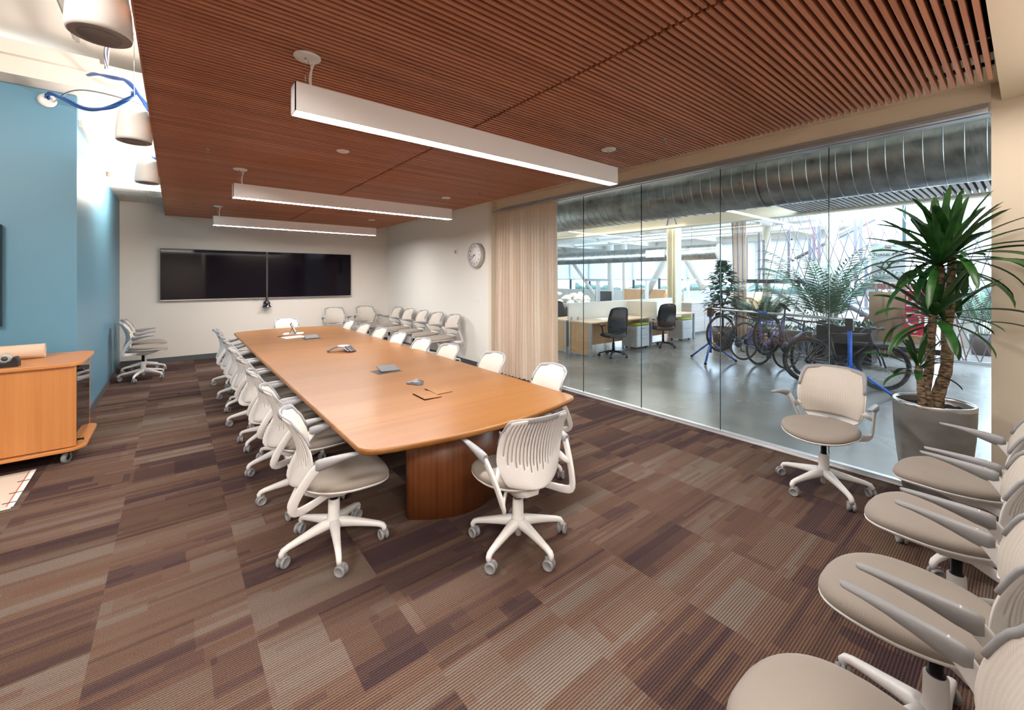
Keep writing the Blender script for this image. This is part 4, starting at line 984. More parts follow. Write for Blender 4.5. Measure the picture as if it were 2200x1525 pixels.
# ---- desks
FRG = mat('desk_frame_grey', (.38, .40, .43), .4, metal=.3); PART = mat('cream_partition', (.76, .70, .60), .6)
DTOP = wood('desk_maple_top', (.66, .46, .28), (.76, .56, .36), 'X', 1, .35)
def desk(x0, x1, y0, y1, label, flip=False):
    t = thing('workstation_desk', label, 'desk', (x0, y0, 0), 0, 'maple workstations beyond the glass')
    L_ = x1-x0; W_ = y1-y0
    B(-.02, L_, 0, W_, .715, .745).build('desktop', DTOP, t, .004)
    B(.0, .022, .05, W_-.05, .04, .70).build('end_panel', MAPLE, t)
    MB().box(-.012, .034, 0, .05, 0, .715).box(-.012, .034, W_-.05, W_, 0, .715).box(-.008, .03, .05, W_-.05, .695, .715).box(-.008, .03, .05, W_-.05, .02, .04).build('panel_frame', FRG, t)
    B(.03, L_, W_-.06 if not flip else .03, W_-.04 if not flip else .05, .12, .70).build('modesty_panel', MAPLE, t)
    MB().box(L_-.05, L_, 0, .05, 0, .715).box(L_-.05, L_, W_-.05, W_, 0, .715).build('leg_frame', FRG, t)
    return t
desk(6.97, 9.15, 5.93, 6.58, 'maple desk with a grey framed end panel, nearest one beyond the glass')
desk(9.25, 11.4, 5.93, 6.58, 'maple desk beyond the glass, next to the second green-topped pedestal')
desk(6.97, 9.15, 6.66, 7.3, 'maple desk end showing just right of the curtain', True)
pa = thing('desk_partition', 'low cream partition running between the two rows of desks', 'partition', (6.98, 6.6, .74))
B(0, 2.2, 0, .035, .0, .38).build('panel', PART, pa); B(2.22, 4.4, 0, .035, .0, .38).build('panel', PART, pa); MB().box(-.02, 4.4, -.004, .04, .38, .395).build('cap_rail', OWH, pa)
for x in (.08, .3, 2.1): MB().box(x, x+.04, -.03, .0, 0, .07).build('clamp', ALU, pa)
tag(B(9.17, 9.21, 5.75, 6.58, .62, 1.13).build('side_screen', PART, None, .01), 'cream side screen between the two black office chairs', 'partition')
def tee(x, y, lb):
    t = thing('task_light_post', lb, 'lamp', (x, y, 1.13), 0, 'grey T-shaped light posts above the desk partition')
    MB().box(-.045, .045, -.03, .03, 0, .50).build('post', ALU, t); MB().box(-.42, .42, -.06, .06, .50, .56).build('crossbar', FRG, t)
tee(yz(1286, 620, 8.03)[0]*0+8.03, 6.62, 'grey T-shaped light post on the partition, leftmost of three'); tee(10.1, 6.62, 'grey T-shaped light post on the partition, middle of three'); tee(12.3, 6.62, 'grey T-shaped light post right of the cream column')
def pedestal(x, y, lb):
    t = thing('mobile_pedestal', lb, 'pedestal', (x, y, 0), 0, 'grey mobile pedestals with green cushions')
    B(0, .52, 0, .40, .06, .56).build('cabinet', mat('pedestal_grey', (.50, .50, .47), .4), t, .006)
    for z0, z1 in ((.07, .33), (.34, .55)):
        o = B(.02, .50, -.012, 0, z0, z1).build('drawer', mat('pedestal_front', (.56, .57, .57), .4), t, .003); B(.2, .32, -.018, -.012, (z0+z1)/2+.05, (z0+z1)/2+.07).build('handle', ALU, o)
    MB().sweep([(0, .2, .59), (.52, .2, .59)], .205, .028, (0, 1, 0), 14, 4).build('cushion', mat('lime_fabric', (.28, .36, .03), .8), t)
    for cx in (.06, .46):
        for cy in (.06, .34): MB().lathe([(.001, -.012), (.028, -.012), (.028, .012), (.001, .012)], 14, Matrix.Translation((cx, cy, .028)) @ Matrix.Rotation(PI/2, 4, 'Y')).build('caster', BLK, t)
pedestal(8.52, 5.86, 'grey mobile pedestal with green cushion beside the left black office chair')
pedestal(10.62, 5.88, 'grey mobile pedestal with green cushion beside the right black office chair')
def black_chair(x, y, face, lb):
    t = thing('office_chair', lb, 'chair', (x, y, 0), math.radians(face-90), 'black mesh office chairs beyond the glass')
    for k in range(5):
        a = 2*PI*k/5+.2; d = Vector((math.cos(a), math.sin(a), 0)); lg = MB().sweep([d*.03+Vector((0, 0, .11)), d*.18+Vector((0, 0, .095)), d*.31+Vector((0, 0, .07))], [.03, .022, .015], [.018, .014, .012], (-d.y, d.x, 0), 8).build('leg', BLK, t)
        MB().lathe([(.001, -.022), (.028, -.022), (.028, .022), (.001, .022)], 14, Matrix.Translation(d*.31+Vector((0, 0, .028))) @ Matrix.Rotation(PI/2, 4, 'Y') @ Matrix.Rotation(a, 4, 'X')).build('caster', BLK, lg)
    MB().lathe([(.03, .08), (.03, .30), (.018, .30), (.018, .42), (.001, .42)], 14).build('gas_column', BLKM, t)
    MB().loft([[Vector((.25*s*math.copysign(abs(math.cos(a))**.7, math.cos(a)), .02+.24*s*math.copysign(abs(math.sin(a))**.7, math.sin(a)), z)) for a in [2*PI*k/24 for k in range(24)]] for s, z in ((.8, .42), (1, .44), (1, .475), (.85, .49), (.1, .49))]).build('seat', mat('black_mesh', (.025, .028, .035), .7), t)
    rows_ = [(-.19, .52, .20), (-.215, .62, .225), (-.22, .72, .235), (-.235, .85, .23), (-.27, .98, .21), (-.295, 1.06, .185)]
    fr = []
    mb = MB(); vs = []; fs = []
    for (yy, z, wv) in rows_:
        for k in range(9): u = -1+k/4; vs.append((u*wv, yy+.06*u*u, z))
    for j in range(5):
        for k in range(8): a = j*9+k; fs.append((a, a+1, a+10, a+9))
    mb.add(vs, fs, True); o = mb.build('backrest', mat('black_mesh', (.025, .028, .035), .7), t); md = o.modifiers.new('thickness', 'SOLIDIFY'); md.thickness = .012
    lp = [(-wv, yy+.06, z) for yy, z, wv in rows_]+[(0, rows_[-1][0]-.005, 1.085)]+[(wv, yy+.06, z) for yy, z, wv in rows_[::-1]]+[(0, -.18, .50)]
    MB().tube(chaikin(lp, 2, True), .014, 8, True).build('back_frame', BLK, t)
    for s_ in (-1, 1): MB().sweep(chaikin([(s_*.2, -.05, .43), (s_*.29, -.06, .46), (s_*.30, -.04, .62), (s_*.30, .0, .68)], 1), .02, .012, (0, 1, 0), 8).build('arm_post', BLK, t); MB().sweep([(s_*.29, -.10, .69), (s_*.28, .14, .69)], .035, .014, (1, 0, 0), 10, 4).build('arm_pad', BLK, t)
black_chair(7.46, 5.72, 70, 'black mesh office chair at the nearest desk beyond the glass')
black_chair(9.46, 5.74, 62, 'black mesh office chair between the two green-topped pedestals')
black_chair(8.0, 7.9, 250, 'black mesh office chair half hidden behind the partition near the curtain')
# low cabinets and what stands behind the desks
t = thing('low_cabinet', 'long pale wood low cabinet at the end of the desks behind the bicycle stand', 'cabinet', (12.0, 6.35, 0))
B(0, 3.2, 0, .5, .08, .95).build('body', PALE, t); B(0, 3.2, .0, .5, .0, .08).build('plinth', BLK, t); B(-.02, 3.22, -.02, .52, .95, .975).build('top', OWH, t); B(0, 3.0, .25, .28, .975, 1.32).build('screen', mat('blue_grey_panel', (.55, .60, .68), .5), t)
for x in (.8, 1.6, 2.4): B(x-.003, x+.003, -.004, 0, .1, .94).build('door_gap', BLK, t)
for k in range(1): pass
tag(B(14.4, 17.6, 8.2, 8.7, 0, 1.12).build('storage_cabinet', MAPLE, None, .01), 'maple storage cabinet far behind the desks, left of the cream column', 'cabinet')
tag(B(17.0, 17.5, 10.2, 12.4, 0, 1.20).build('storage_cabinet', MAPLE, None, .01), 'taller maple storage cabinet behind the black monitor', 'cabinet')
tag(B(14.8, 18.8, 6.9, 7.3, 0, 1.14).build('storage_cabinet', MAPLE, None, .01), 'maple storage cabinet by the far windows, right of the cream column', 'cabinet')
mo = thing('desk_monitor', 'black monitor seen from its side above the desks', 'monitor', (11.2, 9.0, .75), math.radians(100))
B(-.3, .3, -.015, .015, .12, .52).build('screen', BLK, mo); MB().box(-.03, .03, -.03, -.015, 0, .3).box(-.12, .12, -.1, .1, 0, .012).build('stand', BLK, mo)
tag(B(10.3, 12.3, 8.6, 9.6, .70, .745).build('far_desktop', DTOP), 'maple desktop under the black monitor', 'desk'); C.objects[-1].name = 'desktop_slab'
mb = C.objects['desktop_slab']; MB().box(10.35, 10.4, 8.65, 8.7, 0, .7).box(12.2, 12.25, 8.65, 8.7, 0, .7).box(10.35, 10.4, 9.5, 9.55, 0, .7).box(12.2, 12.25, 9.5, 9.55, 0, .7).build('leg_frame', FRG, mb)
jk = thing('coat_pile', 'white coats heaped over a dark chair behind the desks beside the curtain', 'clothes', (9.9, 9.2, 0))
mb = MB(); rnd = random.Random(9)
for k in range(26): mb.sphere((rnd.uniform(-.55, .5), rnd.uniform(-.3, .3), rnd.uniform(.78, 1.22)), rnd.uniform(.09, .2), rnd.uniform(.08, .16), rnd.uniform(.05, .13), 10, 6)
mb.build('cloth', OWH, jk, merge=False); MB().box(-.55, .55, -.2, .2, .40, .78).build('chair_seat', BLK, jk); MB().box(-.03, .03, -.03, .03, 0, .4).box(-.3, .3, -.02, .02, 0, .04).box(-.02, .02, -.3, .3, 0, .04).build('chair_base', BLK, jk)
t = thing('desk_lamp', 'thin white jointed desk lamp on the desk beside the curtain', 'lamp', (7.35, 6.95, .745))
MB().lathe([(.001, 0), (.08, 0), (.08, .015), (.001, .02)], 20).build('base', WHITE, t); MB().tube([(0, 0, .02), (.12, .02, .32), (.2, .02, .46), (.34, .03, .40)], .008, 8).build('arm', WHITE, t); MB().lathe([(.03, 0), (.07, -.09), (.068, -.09), (.02, 0)], 18, Matrix.Translation((.36, .03, .41))).build('lamp_shade', WHITE, t)
for x, lb in ((7.6, 'white papers on the nearest desk beyond the glass'), (10.0, 'white papers on the second desk beyond the glass')):
    tag(MB().box(x, x+.32, 6.15, 6.4, .7455, .752).box(x+.05, x+.4, 6.2, 6.45, .752, .757).build('paper_sheet', PAPER), lb, 'paper')

# ---- bicycle stand and bicycles
STB = mat('stand_blue', (.02, .12, .55), .35)
P1 = Vector((8.55, 4.12, 0)); P2 = Vector((7.88, 1.70, 0))
sd_ = thing('bicycle_stand', 'blue tripod-legged event stand with a long silver bar for hanging bicycles', 'bicycle stand', tuple(P1))
q2 = P2-P1
for (c, ang) in ((Vector((0, 0, 0)), (195, 310, 75)), (q2, (155, 280, 30))):
    MB().sweep([c+Vector((0, 0, .18)), c+Vector((0, 0, .98))], .030, .030, (1, 0, 0), 4, 20).build('post', STB, sd_)
    MB().box(c.x-.045, c.x+.045, c.y-.045, c.y+.045, .92, 1.10).build('clamp_head', BLK, sd_)
    for a in ang:
        a = math.radians(a); d = Vector((math.cos(a), math.sin(a), 0)); f = c+d*.48+Vector((0, 0, .03))
        lg = MB().sweep([c+Vector((0, 0, .40)), f], .02, .02, (-d.y, d.x, 0), 4, 20).build('leg', STB, sd_)
        MB().sphere(tuple(f), .03, .03, .03, 10, 6).build('rubber_foot', BLK, lg)
du = q2.normalized()
MB().tube([Vector((0, 0, 1.08))-du*.12, q2+Vector((0, 0, 1.08))+du*.1], .021, 12).build('bar', ALU, sd_)
MB().tube([q2*.42+Vector((0, 0, 1.08)), q2*.49+Vector((0, 0, 1.08))], .025, 12).build('bar_sleeve', STB, sd_)
TYRE = mat('tyre_black', (.015, .015, .016), .8); RIM = mat('rim_black', (.03, .03, .03), .3, metal=.5)
SPOKE = mat('spoke_steel', (.5, .5, .52), .3, metal=1)
def bike(p, az, pitch, frame, label, R=.34, tyre=.022, drop=True, turn=0.0, reflect=False):
    t = thing('bicycle', label, 'bicycle', p, 0, None)
    t.rotation_euler = (0, pitch, az)
    def wheel(c, nm, yaw=0):
        Rm = Matrix.Translation(c) @ Matrix.Rotation(yaw, 4, 'Z') @ Matrix.Rotation(PI/2, 4, 'X')
        circ = lambda r, n=56: [Rm @ Vector((r*math.cos(2*PI*k/n), r*math.sin(2*PI*k/n), 0)) for k in range(n)]
        o = MB().tube(circ(R-tyre, 56), tyre, 8, True).build(nm, TYRE, t)
        MB().tube(circ(R-2*tyre-.006, 56), .009, 6, True).build('rim', RIM, o)
        mb = MB()
        for k in range(24):
            a = 2*PI*k/24; a2 = a+(.5 if k % 2 else -.5); s_ = .03 if k % 4 < 2 else -.03
            mb.tube([Rm @ Vector((.02*math.cos(a2), .02*math.sin(a2), s_)), Rm @ Vector(((R-2*tyre-.01)*math.cos(a), (R-2*tyre-.01)*math.sin(a), 0))], .0011, 4)
        mb.build('spokes', SPOKE, o)
        MB().lathe([(.001, -.05), (.012, -.05), (.018, -.035), (.012, -.02), (.012, .02), (.018, .035), (.012, .05), (.001, .05)], 12, Rm).build('hub', SPOKE, o)
        if reflect:
            for sg in (1, -1):
                q = Rm @ Vector((sg*(R-.10)*.4, (R-.10)*.9*sg, 0)); b_ = MB().sweep([q-Vector((.035, 0, .01)), q+Vector((.035, 0, .01))], .014, .006, (0, 0, 1), 8).build('reflector', mat('orange_reflector', (.8, .3, .02), .3), o)
        return o
    wb = 1.02
    wheel(Vector((0, 0, 0)), 'rear_wheel'); wheel(Vector((wb, 0, 0)), 'front_wheel', turn)
    bb = Vector((.42, 0, -.06)); st_ = Vector((.26, 0, .46)); ht = Vector((.80, 0, .50)); hb = Vector((.84, 0, .37)); fa = Vector((wb, 0, 0))
    mb = MB().tube([bb, st_], .016, 8).tube([bb, hb], .021, 8).tube([st_-Vector((-.01, 0, .03)), ht-Vector((0, 0, .02))], .017, 8).tube([ht, hb], .021, 8)
    for s_ in (-1, 1):
        mb.tube([bb+Vector((0, s_*.03, 0)), Vector((0, s_*.055, 0))], .009, 6).tube([st_+Vector((0, s_*.01, -.03)), Vector((0, s_*.055, 0))], .008, 6)
    mb.build('frame', frame, t)
    mb = MB()
    for s_ in (-1, 1): mb.tube([hb+Vector((.01, s_*.035, -.03)), Vector((wb-.06, s_*.05, .16)), fa+Vector((0, s_*.05, 0))], .012, 8)
    mb.tube([hb+Vector((.01, -.04, -.03)), hb+Vector((.01, .04, -.03))], .016, 8); mb.build('fork', frame if not drop else BLK, t)
    MB().tube([st_, st_+Vector((-.035, 0, .11))], .013, 8).build('seat_post', BLK, t)
    sa = st_+Vector((-.04, 0, .125))
    MB().loft([[sa+Vector((x, w2*math.cos(a), .018*math.sin(a)+dz)) for a in [2*PI*k/12 for k in range(12)]] for x, w2, dz in ((-.13, .03, .012), (-.11, .065, .010), (-.06, .07, .004), (0, .035, 0), (.08, .02, .0), (.14, .014, -.006))]).build('saddle', BLK, t)
    h0 = ht+Vector((-.01, 0, .05))
    if drop:
        P = [h0+Vector((.07, s_y, z_)) for s_y, z_ in ()]
        mb = MB().tube([ht, h0, h0+Vector((.07, 0, .01))], .014, 8).tube([h0+Vector((.07, -.2, .01)), h0+Vector((.07, .2, .01))], .012, 8)
        for s_ in (-1, 1): mb.tube(chaikin([h0+Vector((.07, s_*.2, .01)), h0+Vector((.16, s_*.205, .01)), h0+Vector((.17, s_*.21, -.08)), h0+Vector((.12, s_*.215, -.13)), h0+Vector((.05, s_*.215, -.13))], 2), .013, 8)
    else:
        mb = MB().tube([ht, h0, h0+Vector((.08, 0, .02))], .015, 8).tube([h0+Vector((.03, -.33, .05)), h0+Vector((.07, -.12, .03)), h0+Vector((.07, .12, .03)), h0+Vector((.03, .33, .05))], .013, 8)
        for s_ in (-1, 1): mb.tube([h0+Vector((.035, s_*.22, .05)), h0+Vector((.03, s_*.335, .05))], .018, 8)
    mb.build('handlebar', BLK, t)
    mb = MB(); Rc = Matrix.Translation(bb+Vector((0, -.05, 0))) @ Matrix.Rotation(PI/2, 4, 'X')
    mb.lathe([(.06, -.002), (.095, -.002), (.095, .002), (.06, .002)], 24, Rc); mb.tube([bb+Vector((0, -.07, 0)), bb+Vector((.1, -.07, -.13))], .010, 6).tube([bb+Vector((0, .07, 0)), bb+Vector((-.1, .07, .13))], .010, 6).tube([bb+Vector((0, -.07, 0)), bb+Vector((0, .07, 0))], .012, 8)
    for k in range(5): a = 2*PI*k/5; mb.tube([Rc @ Vector((0, 0, 0)), Rc @ Vector((.07*math.cos(a), .07*math.sin(a), 0))], .006, 5)
    mb.build('crankset', BLK, t)
    MB().box(.06, .14, -.11, -.07, -.20, -.18, Matrix.Translation(bb+Vector((.0, 0, .05)))).box(-.14, -.06, .07, .11, .07, .09, Matrix.Translation(bb+Vector((0, 0, .05)))).build('pedals', BLK, t)
    MB().tube(chaikin([(bb.x, -.05, bb.z+.092), (0, -.05, .045), (-.045, -.05, 0), (0, -.05, -.045), (bb.x, -.05, bb.z-.092), (bb.x+.09, -.05, bb.z)], 2, True), .005, 5, True).lathe([(.001, .035), (.055, .035), (.03, .05), (.001, .05)], 18, Matrix.Rotation(PI/2, 4, 'X')).build('chain', BLKM, t)
    return t
BKB = mat('bike_graphite', (.02, .02, .022), .3, metal=.3)
bike((8.05, 3.68, .66), math.radians(-20), math.radians(18), BKB, 'leftmost hanging bicycle, with orange wheel reflectors', .35, .018, True, 0, True)
bike((8.05, 3.26, .56), math.radians(-22), math.radians(12.5), mat('bike_purple', (.10, .06, .45), .3), 'hanging bicycle with a violet and white frame, second from the left', .345, .013, True)
bike((7.72, 2.76, .76), math.radians(-16), math.radians(24), mat('bike_navy', (.03, .04, .12), .3), 'hanging dark bicycle in the middle of the stand, rear wheel raised highest', .35, .024, False)
bike((7.75, 2.20, .42), math.radians(-52), math.radians(4.0), BKB, 'black bicycle at the right post of the stand with its front wheel by the planter', .355, .026, False)

# ---- plants
DKL = leafmat('ficus_leaf', (.008, .03, .018), (.025, .08, .04)); PLM = leafmat('palm_leaf', (.02, .07, .04), (.07, .18, .09))
BPOT = mat('brown_pot', (.05, .035, .03), .4)
def leaf(mb, p, d, n, L_, w_):
    s_ = d.cross(n).normalized(); mb.add([p, p+d*L_*.4+s_*w_, p+d*L_+n*-.15*L_, p+d*L_*.4-s_*w_, p+d*L_*.5+n*.01], [(0, 1, 4), (1, 2, 4), (2, 3, 4), (3, 0, 4)], True)
fx = 10.5; fy = yz(1553, 600, fx)[0]
ft = thing('fiddle_leaf_tree', 'dark leafy indoor tree in a brown pot left behind the bicycle stand', 'plant', (fx, fy, 0))
MB().lathe([(.001, 0), (.20, 0), (.26, .5), (.24, .5), (.22, .42), (.001, .42)], 28).build('pot', BPOT, ft)
MB().tube([(0, 0, .42), (.03, .02, 1.0), (0, .05, 1.5), (.05, 0, 1.9)], [.03, .025, .02, .01], 8).tube([(.03, .02, 1.0), (.15, -.1, 1.4), (.1, -.2, 1.7)], .014, 6).build('trunk', BPOT, ft)
mb = MB(); rnd = random.Random(2)
for k in range(420):
    h = rnd.random(); zz = .80+h*1.35; r = .40*math.sin(PI*min(1, h*.75+.25))*rnd.uniform(.3, 1); a = rnd.uniform(0, 2*PI)
    d = Vector((math.cos(a), math.sin(a), rnd.uniform(-.5, .4))).normalized(); leaf(mb, Vector((r*math.cos(a), r*math.sin(a), zz)), d, Vector((0, 0, 1)), rnd.uniform(.16, .24), rnd.uniform(.05, .08))
mb.build('foliage', DKL, ft, merge=False)
def palm(x, y, h, n, L_, lb, seed, potm=BPOT, z0=.45, lean=1.0):
    t = thing('potted_palm', lb, 'plant', (x, y, 0)); rnd = random.Random(seed)
    MB().lathe([(.001, 0), (.18, 0), (.24, .45), (.22, .45), (.2, .38), (.001, .38)], 24).build('pot', potm, t)
    mb = MB(); st_ = MB()
    for k in range(n):
        a = k*2.39996+rnd.uniform(-.2, .2); e = rnd.uniform(1.25, 1.52) if k > n*.3 else rnd.uniform(1.0, 1.3); d = Vector((math.cos(a), math.sin(a), 0)); p = Vector((d.x*.05, d.y*.05, .38)); sd = Vector((-d.y, d.x, 0))
        ln = L_*rnd.uniform(.75, 1.1); pts = []; base = h*rnd.uniform(.7, .95)
        for i in range(15):
            pts.append((p.copy(), e)); p = p+(d*math.cos(e)+Vector((0, 0, math.sin(e))))*((base+ln)/14); e -= .02+.0105*i*lean
        st_.tube([q for q, _ in pts], .006, 5)
        for i in range(4, 15):
            q, e_ = pts[i]; up_ = (Vector((0, 0, math.cos(e_)))-d*math.sin(e_)); fw = d*math.cos(e_)+Vector((0, 0, math.sin(e_)))
            for s2 in (-1, 1):
                for o_ in (0, .5):
                    if i == 14 and o_: continue
                    qq = q.lerp(pts[i+1][0], o_) if i < 14 else q
                    ll = (.25 if i < 11 else .16)*L_/.9*rnd.uniform(.85, 1.1); dd = (fw*.75+sd*s2*.8+up_*.05+Vector((0, 0, -.25))).normalized(); leaf(mb, qq, dd, up_, ll, .018)
    mb.build('fronds', PLM, t, merge=False); st_.build('stems', PLM, t)
palm(11.0, yz(1640, 600, 11.0)[0], .5, 14, .7, 'lower bushy palm behind the left part of the bicycle stand', 3)
palm(11.3, yz(1772, 600, 11.3)[0], 1.35, 24, 1.1, 'tall palm behind the middle glass joint above the bicycles', 4)
palm(14.0, yz(2112, 600, 14.0)[0], .9, 13, .8, 'palm at the far right of the glass wall view, beside the round column', 6)
palm(13.2, yz(1612, 600, 13.2)[0], .3, 9, .5, 'small bright palm at the foot of the wooden cord fan', 9)

# ---- cord screen and stair
CORD = mat('cord_brown_grey', (.20, .17, .19), .6); CORDT = mat('cord_tan_wood', (.55, .36, .24), .6); CORDR = mat('cord_red', (.40, .10, .10), .6)
cs = thing('cord_screen', 'tall screen of crossed diagonal cords strung from floor to ceiling behind the bicycles', 'screen', (12.3, 0, 0))
for fam, (dy, m_) in enumerate(((-1.5, CORD), (1.0, CORD), (-.7, CORDR))):
    mb = MB(); y = -4.8
    while y < 4.6:
        if min(y, y+dy) > -5.9 and max(y, y+dy) < 5.2: mb.tube([(0, y, 4.1), (0, y+dy, .06)], .009, 4)
        y += .21 if fam < 2 else 1.05
    mb.build('cords', m_, cs)
MB().box(-.03, .03, -5.9, 5.2, .0, .06).box(-.03, .03, -5.9, 5.2, 4.08, 4.14).build('rail', ALU, cs)
fan = thing('wooden_cord_fan', 'bundle of tan wooden strips rising at the left end of the cord screen', 'screen', (12.2, yz(1590, 600, 12.2)[0], 0))
for k in range(9):
    MB().tube([(0, .12-.035*k, 0), (.05, .24-.045*k, 3.5)], .017, 6).build('strip', CORDT if k % 3 else CORD, fan)
sx = 14.2
def pt(px, py, x=sx): a = yz(px, py, x); return Vector((x, a[0], a[1]))
stt = thing('staircase', 'steel staircase with dark treads and white handrails behind the cord screen', 'staircase', (sx, 0, 0))
T0 = Vector((sx, 0, 0))
a = pt(1726, 602); b = pt(1990, 742)
mb = MB().box(-.1, 1.5, pt(1726, 600).y, pt(1600, 600).y, a.z-.10, a.z+.02); mb.build('landing', BLK, stt)
nst = 10
for k in range(nst):
    q = a.lerp(b, (k+.5)/nst); MB().box(0, 1.4, q.y-.17, q.y+.13, q.z-.10, q.z-.03).box(0, 1.4, q.y+.11, q.y+.13, q.z-.03, q.z+.12).build('tread', BLK, stt)
ex = Vector((sx, 0, 0))
def rel(v, dx=0): return v-ex+Vector((dx, 0, 0))
MB().sweep([rel(a), rel(b)], .015, .10, (1, 0, 0), 4, 20).build('stringer', mat('stair_steel', (.3, .31, .35), .4, metal=.5), stt)
WR = mat('rail_white', (.85, .85, .86), .3)
mb = MB().tube([rel(pt(1640, 523)), rel(pt(1735, 572)), rel(pt(1988, 655))], .022, 8); mb.build('handrail', WR, stt)
mb = MB().tube([rel(pt(1650, 533), 1.4), rel(pt(1690, 530), 1.4), rel(pt(1860, 452), 1.4)], .022, 8).tube([rel(pt(1720, 524), 1.4), rel(pt(1765, 545), 1.4), rel(pt(1900, 620), 1.4)], .022, 8); mb.build('handrail', WR, stt)
PST = mat('stair_post_grey', (.22, .21, .24), .5)
for px, y0_, y1_ in ((1631, 500, 606), (1641, 515, 600), (1604, 510, 600), (1749, 487, 560), (1760, 485, 565), (1740, 513, 560), (1839, 566, 640), (1861, 562, 660), (1850, 470, 560), (1695, 496, 600), (1838, 470, 545)):
    p0 = pt(px, y0_); p1 = pt(px, y1_); MB().box(-.02, .02, p0.y-.035, p0.y+.035, p1.z, p0.z).build('post', PST, stt)
mb = MB()
for px, y0_ in ((1660, 545), (1676, 540), (1710, 560), (1725, 566)): p0 = pt(px, y0_); mb.box(-.01, .01, p0.y-.01, p0.y+.01, a.z, p0.z)
mb.build('balusters', WR, stt)
# upper flight
a2 = pt(1700, 560, 16); b2 = pt(1880, 470, 16)
MB().sweep([a2-ex, b2-ex], .02, .05, (1, 0, 0), 4, 20).build('upper_stringer', PST, stt)
# signs
SGW = mat('sign_white', (.80, .79, .77), .6); SGR = mat('sign_red', (.55, .02, .045), .5); SGT = mat('sign_letters_red', (.5, .03, .05), .5); CARD = mat('brown_cardboard', (.30, .19, .11), .8, noise=.4, nscale=4); INK = mat('ink_dark', (.03, .035, .05), .6)
X = 11.9
def panel(px0, py0, px1, py1, x, name, label, m, cat='sign', th=.03):
    ya, za = yz(px0, py0, x); yb, zb = yz(px1, py1, x); yy = (ya+yb)/2; hw_ = (ya-yb)/2
    t = thing(name, label, cat, (x, yy, min(za, zb))); hh = abs(za-zb); B(0, th, -hw_, hw_, 0, hh).build('board', m, t); return t, hw_, hh
t, hw_, hh = panel(1850, 608, 1986, 623, X-.05, 'company_sign', 'long white sign reading CLIF BAR & COMPANY in red letters', SGW)
MB().box(-.004, 0, -hw_, hw_, hh-.015, hh).box(-.004, 0, -hw_, hw_, 0, .012).build('border', SGR, t)
text('CLIF BAR & COMPANY', .145, SGT, t, (-.006, 0, hh/2), (PI/2, 0, -PI/2)).scale = (1.0*(2*hw_*.9)/1.62, 1, 1)
t, hw_, hh = panel(1944, 624, 1986, 722, X, 'vertical_banner', 'red upright sign with white letters CLIF reading upwards', SGR)
tx = text('CLIF', .33, SGW, t, (-.006, 0, hh/2+.03), (PI/2, -PI/2, -PI/2))
MB().add([(-.006, -.05, .09), (-.006, .05, .09), (-.006, 0, .05)], [(0, 1, 2)]).build('arrow_mark', SGW, t)
t, hw_, hh = panel(1872, 523, 1945, 608, X-.1, 'anniversary_poster', 'white poster reading THANK YOU, 25TH, YEARS OF ADVENTURE half hidden by the dracaena', SGW)
text('THANK YOU', .085, INK, t, (-.006, 0, hh*.70), (PI/2, 0, -PI/2)); text('25', .20, INK, t, (-.006, .04, hh*.45), (PI/2, 0, -PI/2)); text('TH', .07, INK, t, (-.006, -.13, hh*.50), (PI/2, 0, -PI/2)); text('YEARS OF', .075, INK, t, (-.006, 0, hh*.25), (PI/2, 0, -PI/2)); text('ADVENTURE', .085, INK, t, (-.006, 0, hh*.13), (PI/2, 0, -PI/2))
MB().box(-.005, 0, -.05, .05, hh*.86, hh*.93).build('emblem', SGT, t)
ya = yz(1945, 600, X)[0]; yb = yz(1858, 600, X)[0]
mt = thing('cardboard_mountain', 'brown cut cardboard mountain display under the company sign', 'display', (X+.08, (ya+yb)/2, 0))
mb = MB(); rnd = random.Random(14)
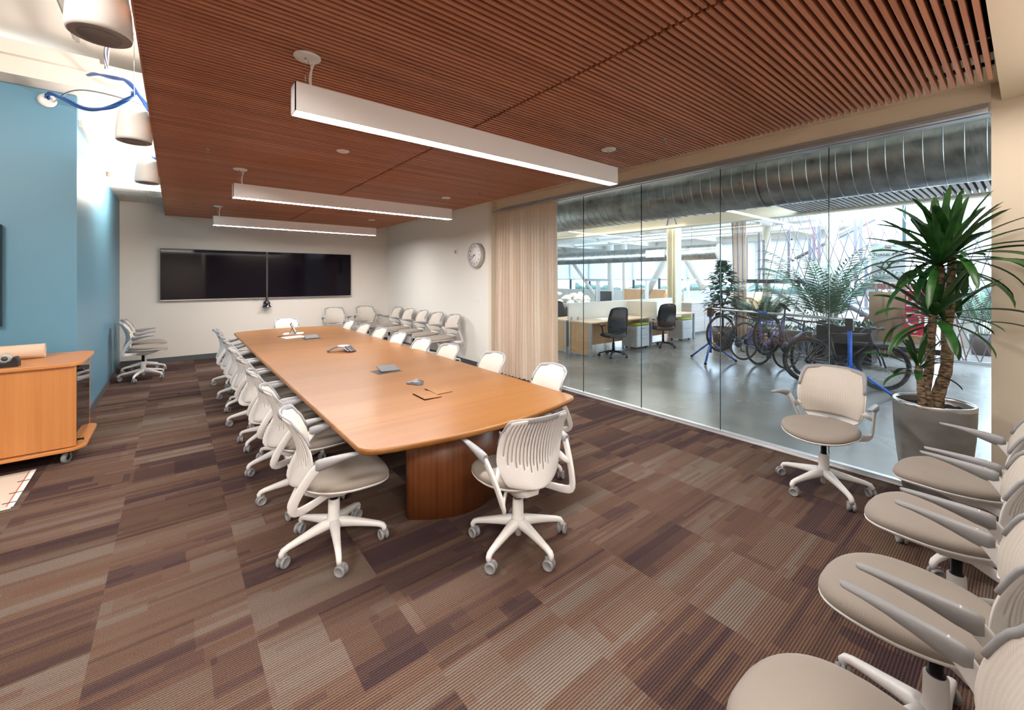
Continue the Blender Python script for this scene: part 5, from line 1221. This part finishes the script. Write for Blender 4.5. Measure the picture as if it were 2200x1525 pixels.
hwm = (yb-ya)/2
for k in range(16):
    cy = rnd.uniform(-hwm, hwm); zt = rnd.uniform(.5, 1.42); wv = rnd.uniform(.12, .3); x0 = rnd.uniform(0, .35)
    mb.add([(x0, cy-wv, rnd.uniform(0, .2)), (x0, cy+wv, rnd.uniform(0, .2)), (x0-.06, cy+rnd.uniform(-.1, .1), zt), (x0+.12, cy, .0)], [(0, 1, 2), (1, 3, 2), (3, 0, 2), (0, 3, 1)])
mb.box(.3, .34, -hwm, hwm, 0, 1.40); mb.build('facets', CARD, mt, merge=False)
MB().box(.1, .3, -hwm-.35, -hwm, 0, .5).build('plinth', CARD, mt)
bn = thing('black_bench', 'low black bench in front of the red sign', 'bench', (10.3, .85, 0))
B(0, .55, 0, 1.35, .36, .46).build('seat', BLK, bn, .01); MB().box(.05, .5, .05, .1, 0, .36).box(.05, .5, 1.25, 1.3, 0, .36).build('leg_frame', BLKM, bn)
bx = thing('black_planter_box', 'dark planter box behind the right post of the bicycle stand', 'planter', (10.6, 1.95, 0))
MB().box(0, .5, 0, .9, 0, .72).build('box', BLK, bx); mb = MB(); rnd = random.Random(20)
for k in range(90): 
    a = rnd.uniform(0, 6.28); leaf(mb, Vector((.25+rnd.uniform(-.2, .2), .45+rnd.uniform(-.4, .4), .72)), Vector((math.cos(a)*.6, math.sin(a)*.6, 1)).normalized(), Vector((0, 0, 1)), rnd.uniform(.1, .22), .02)
mb.build('foliage', PLM, bx, merge=False)
tr2 = thing('planter_trough', 'long grey trough with low greenery under the left part of the cord screen', 'planter', (11.5, 2.9, 0))
B(0, .4, 0, 1.7, 0, .45).build('trough', mat('trough_grey', (.2, .2, .2), .5), tr2); mb = MB()
for k in range(160):
    a = rnd.uniform(0, 6.28); leaf(mb, Vector((rnd.uniform(.05, .35), rnd.uniform(.05, 1.65), .45)), Vector((math.cos(a)*.8, math.sin(a)*.8, .8)).normalized(), Vector((0, 0, 1)), rnd.uniform(.12, .28), .03)
mb.build('foliage', PLM, tr2, merge=False)
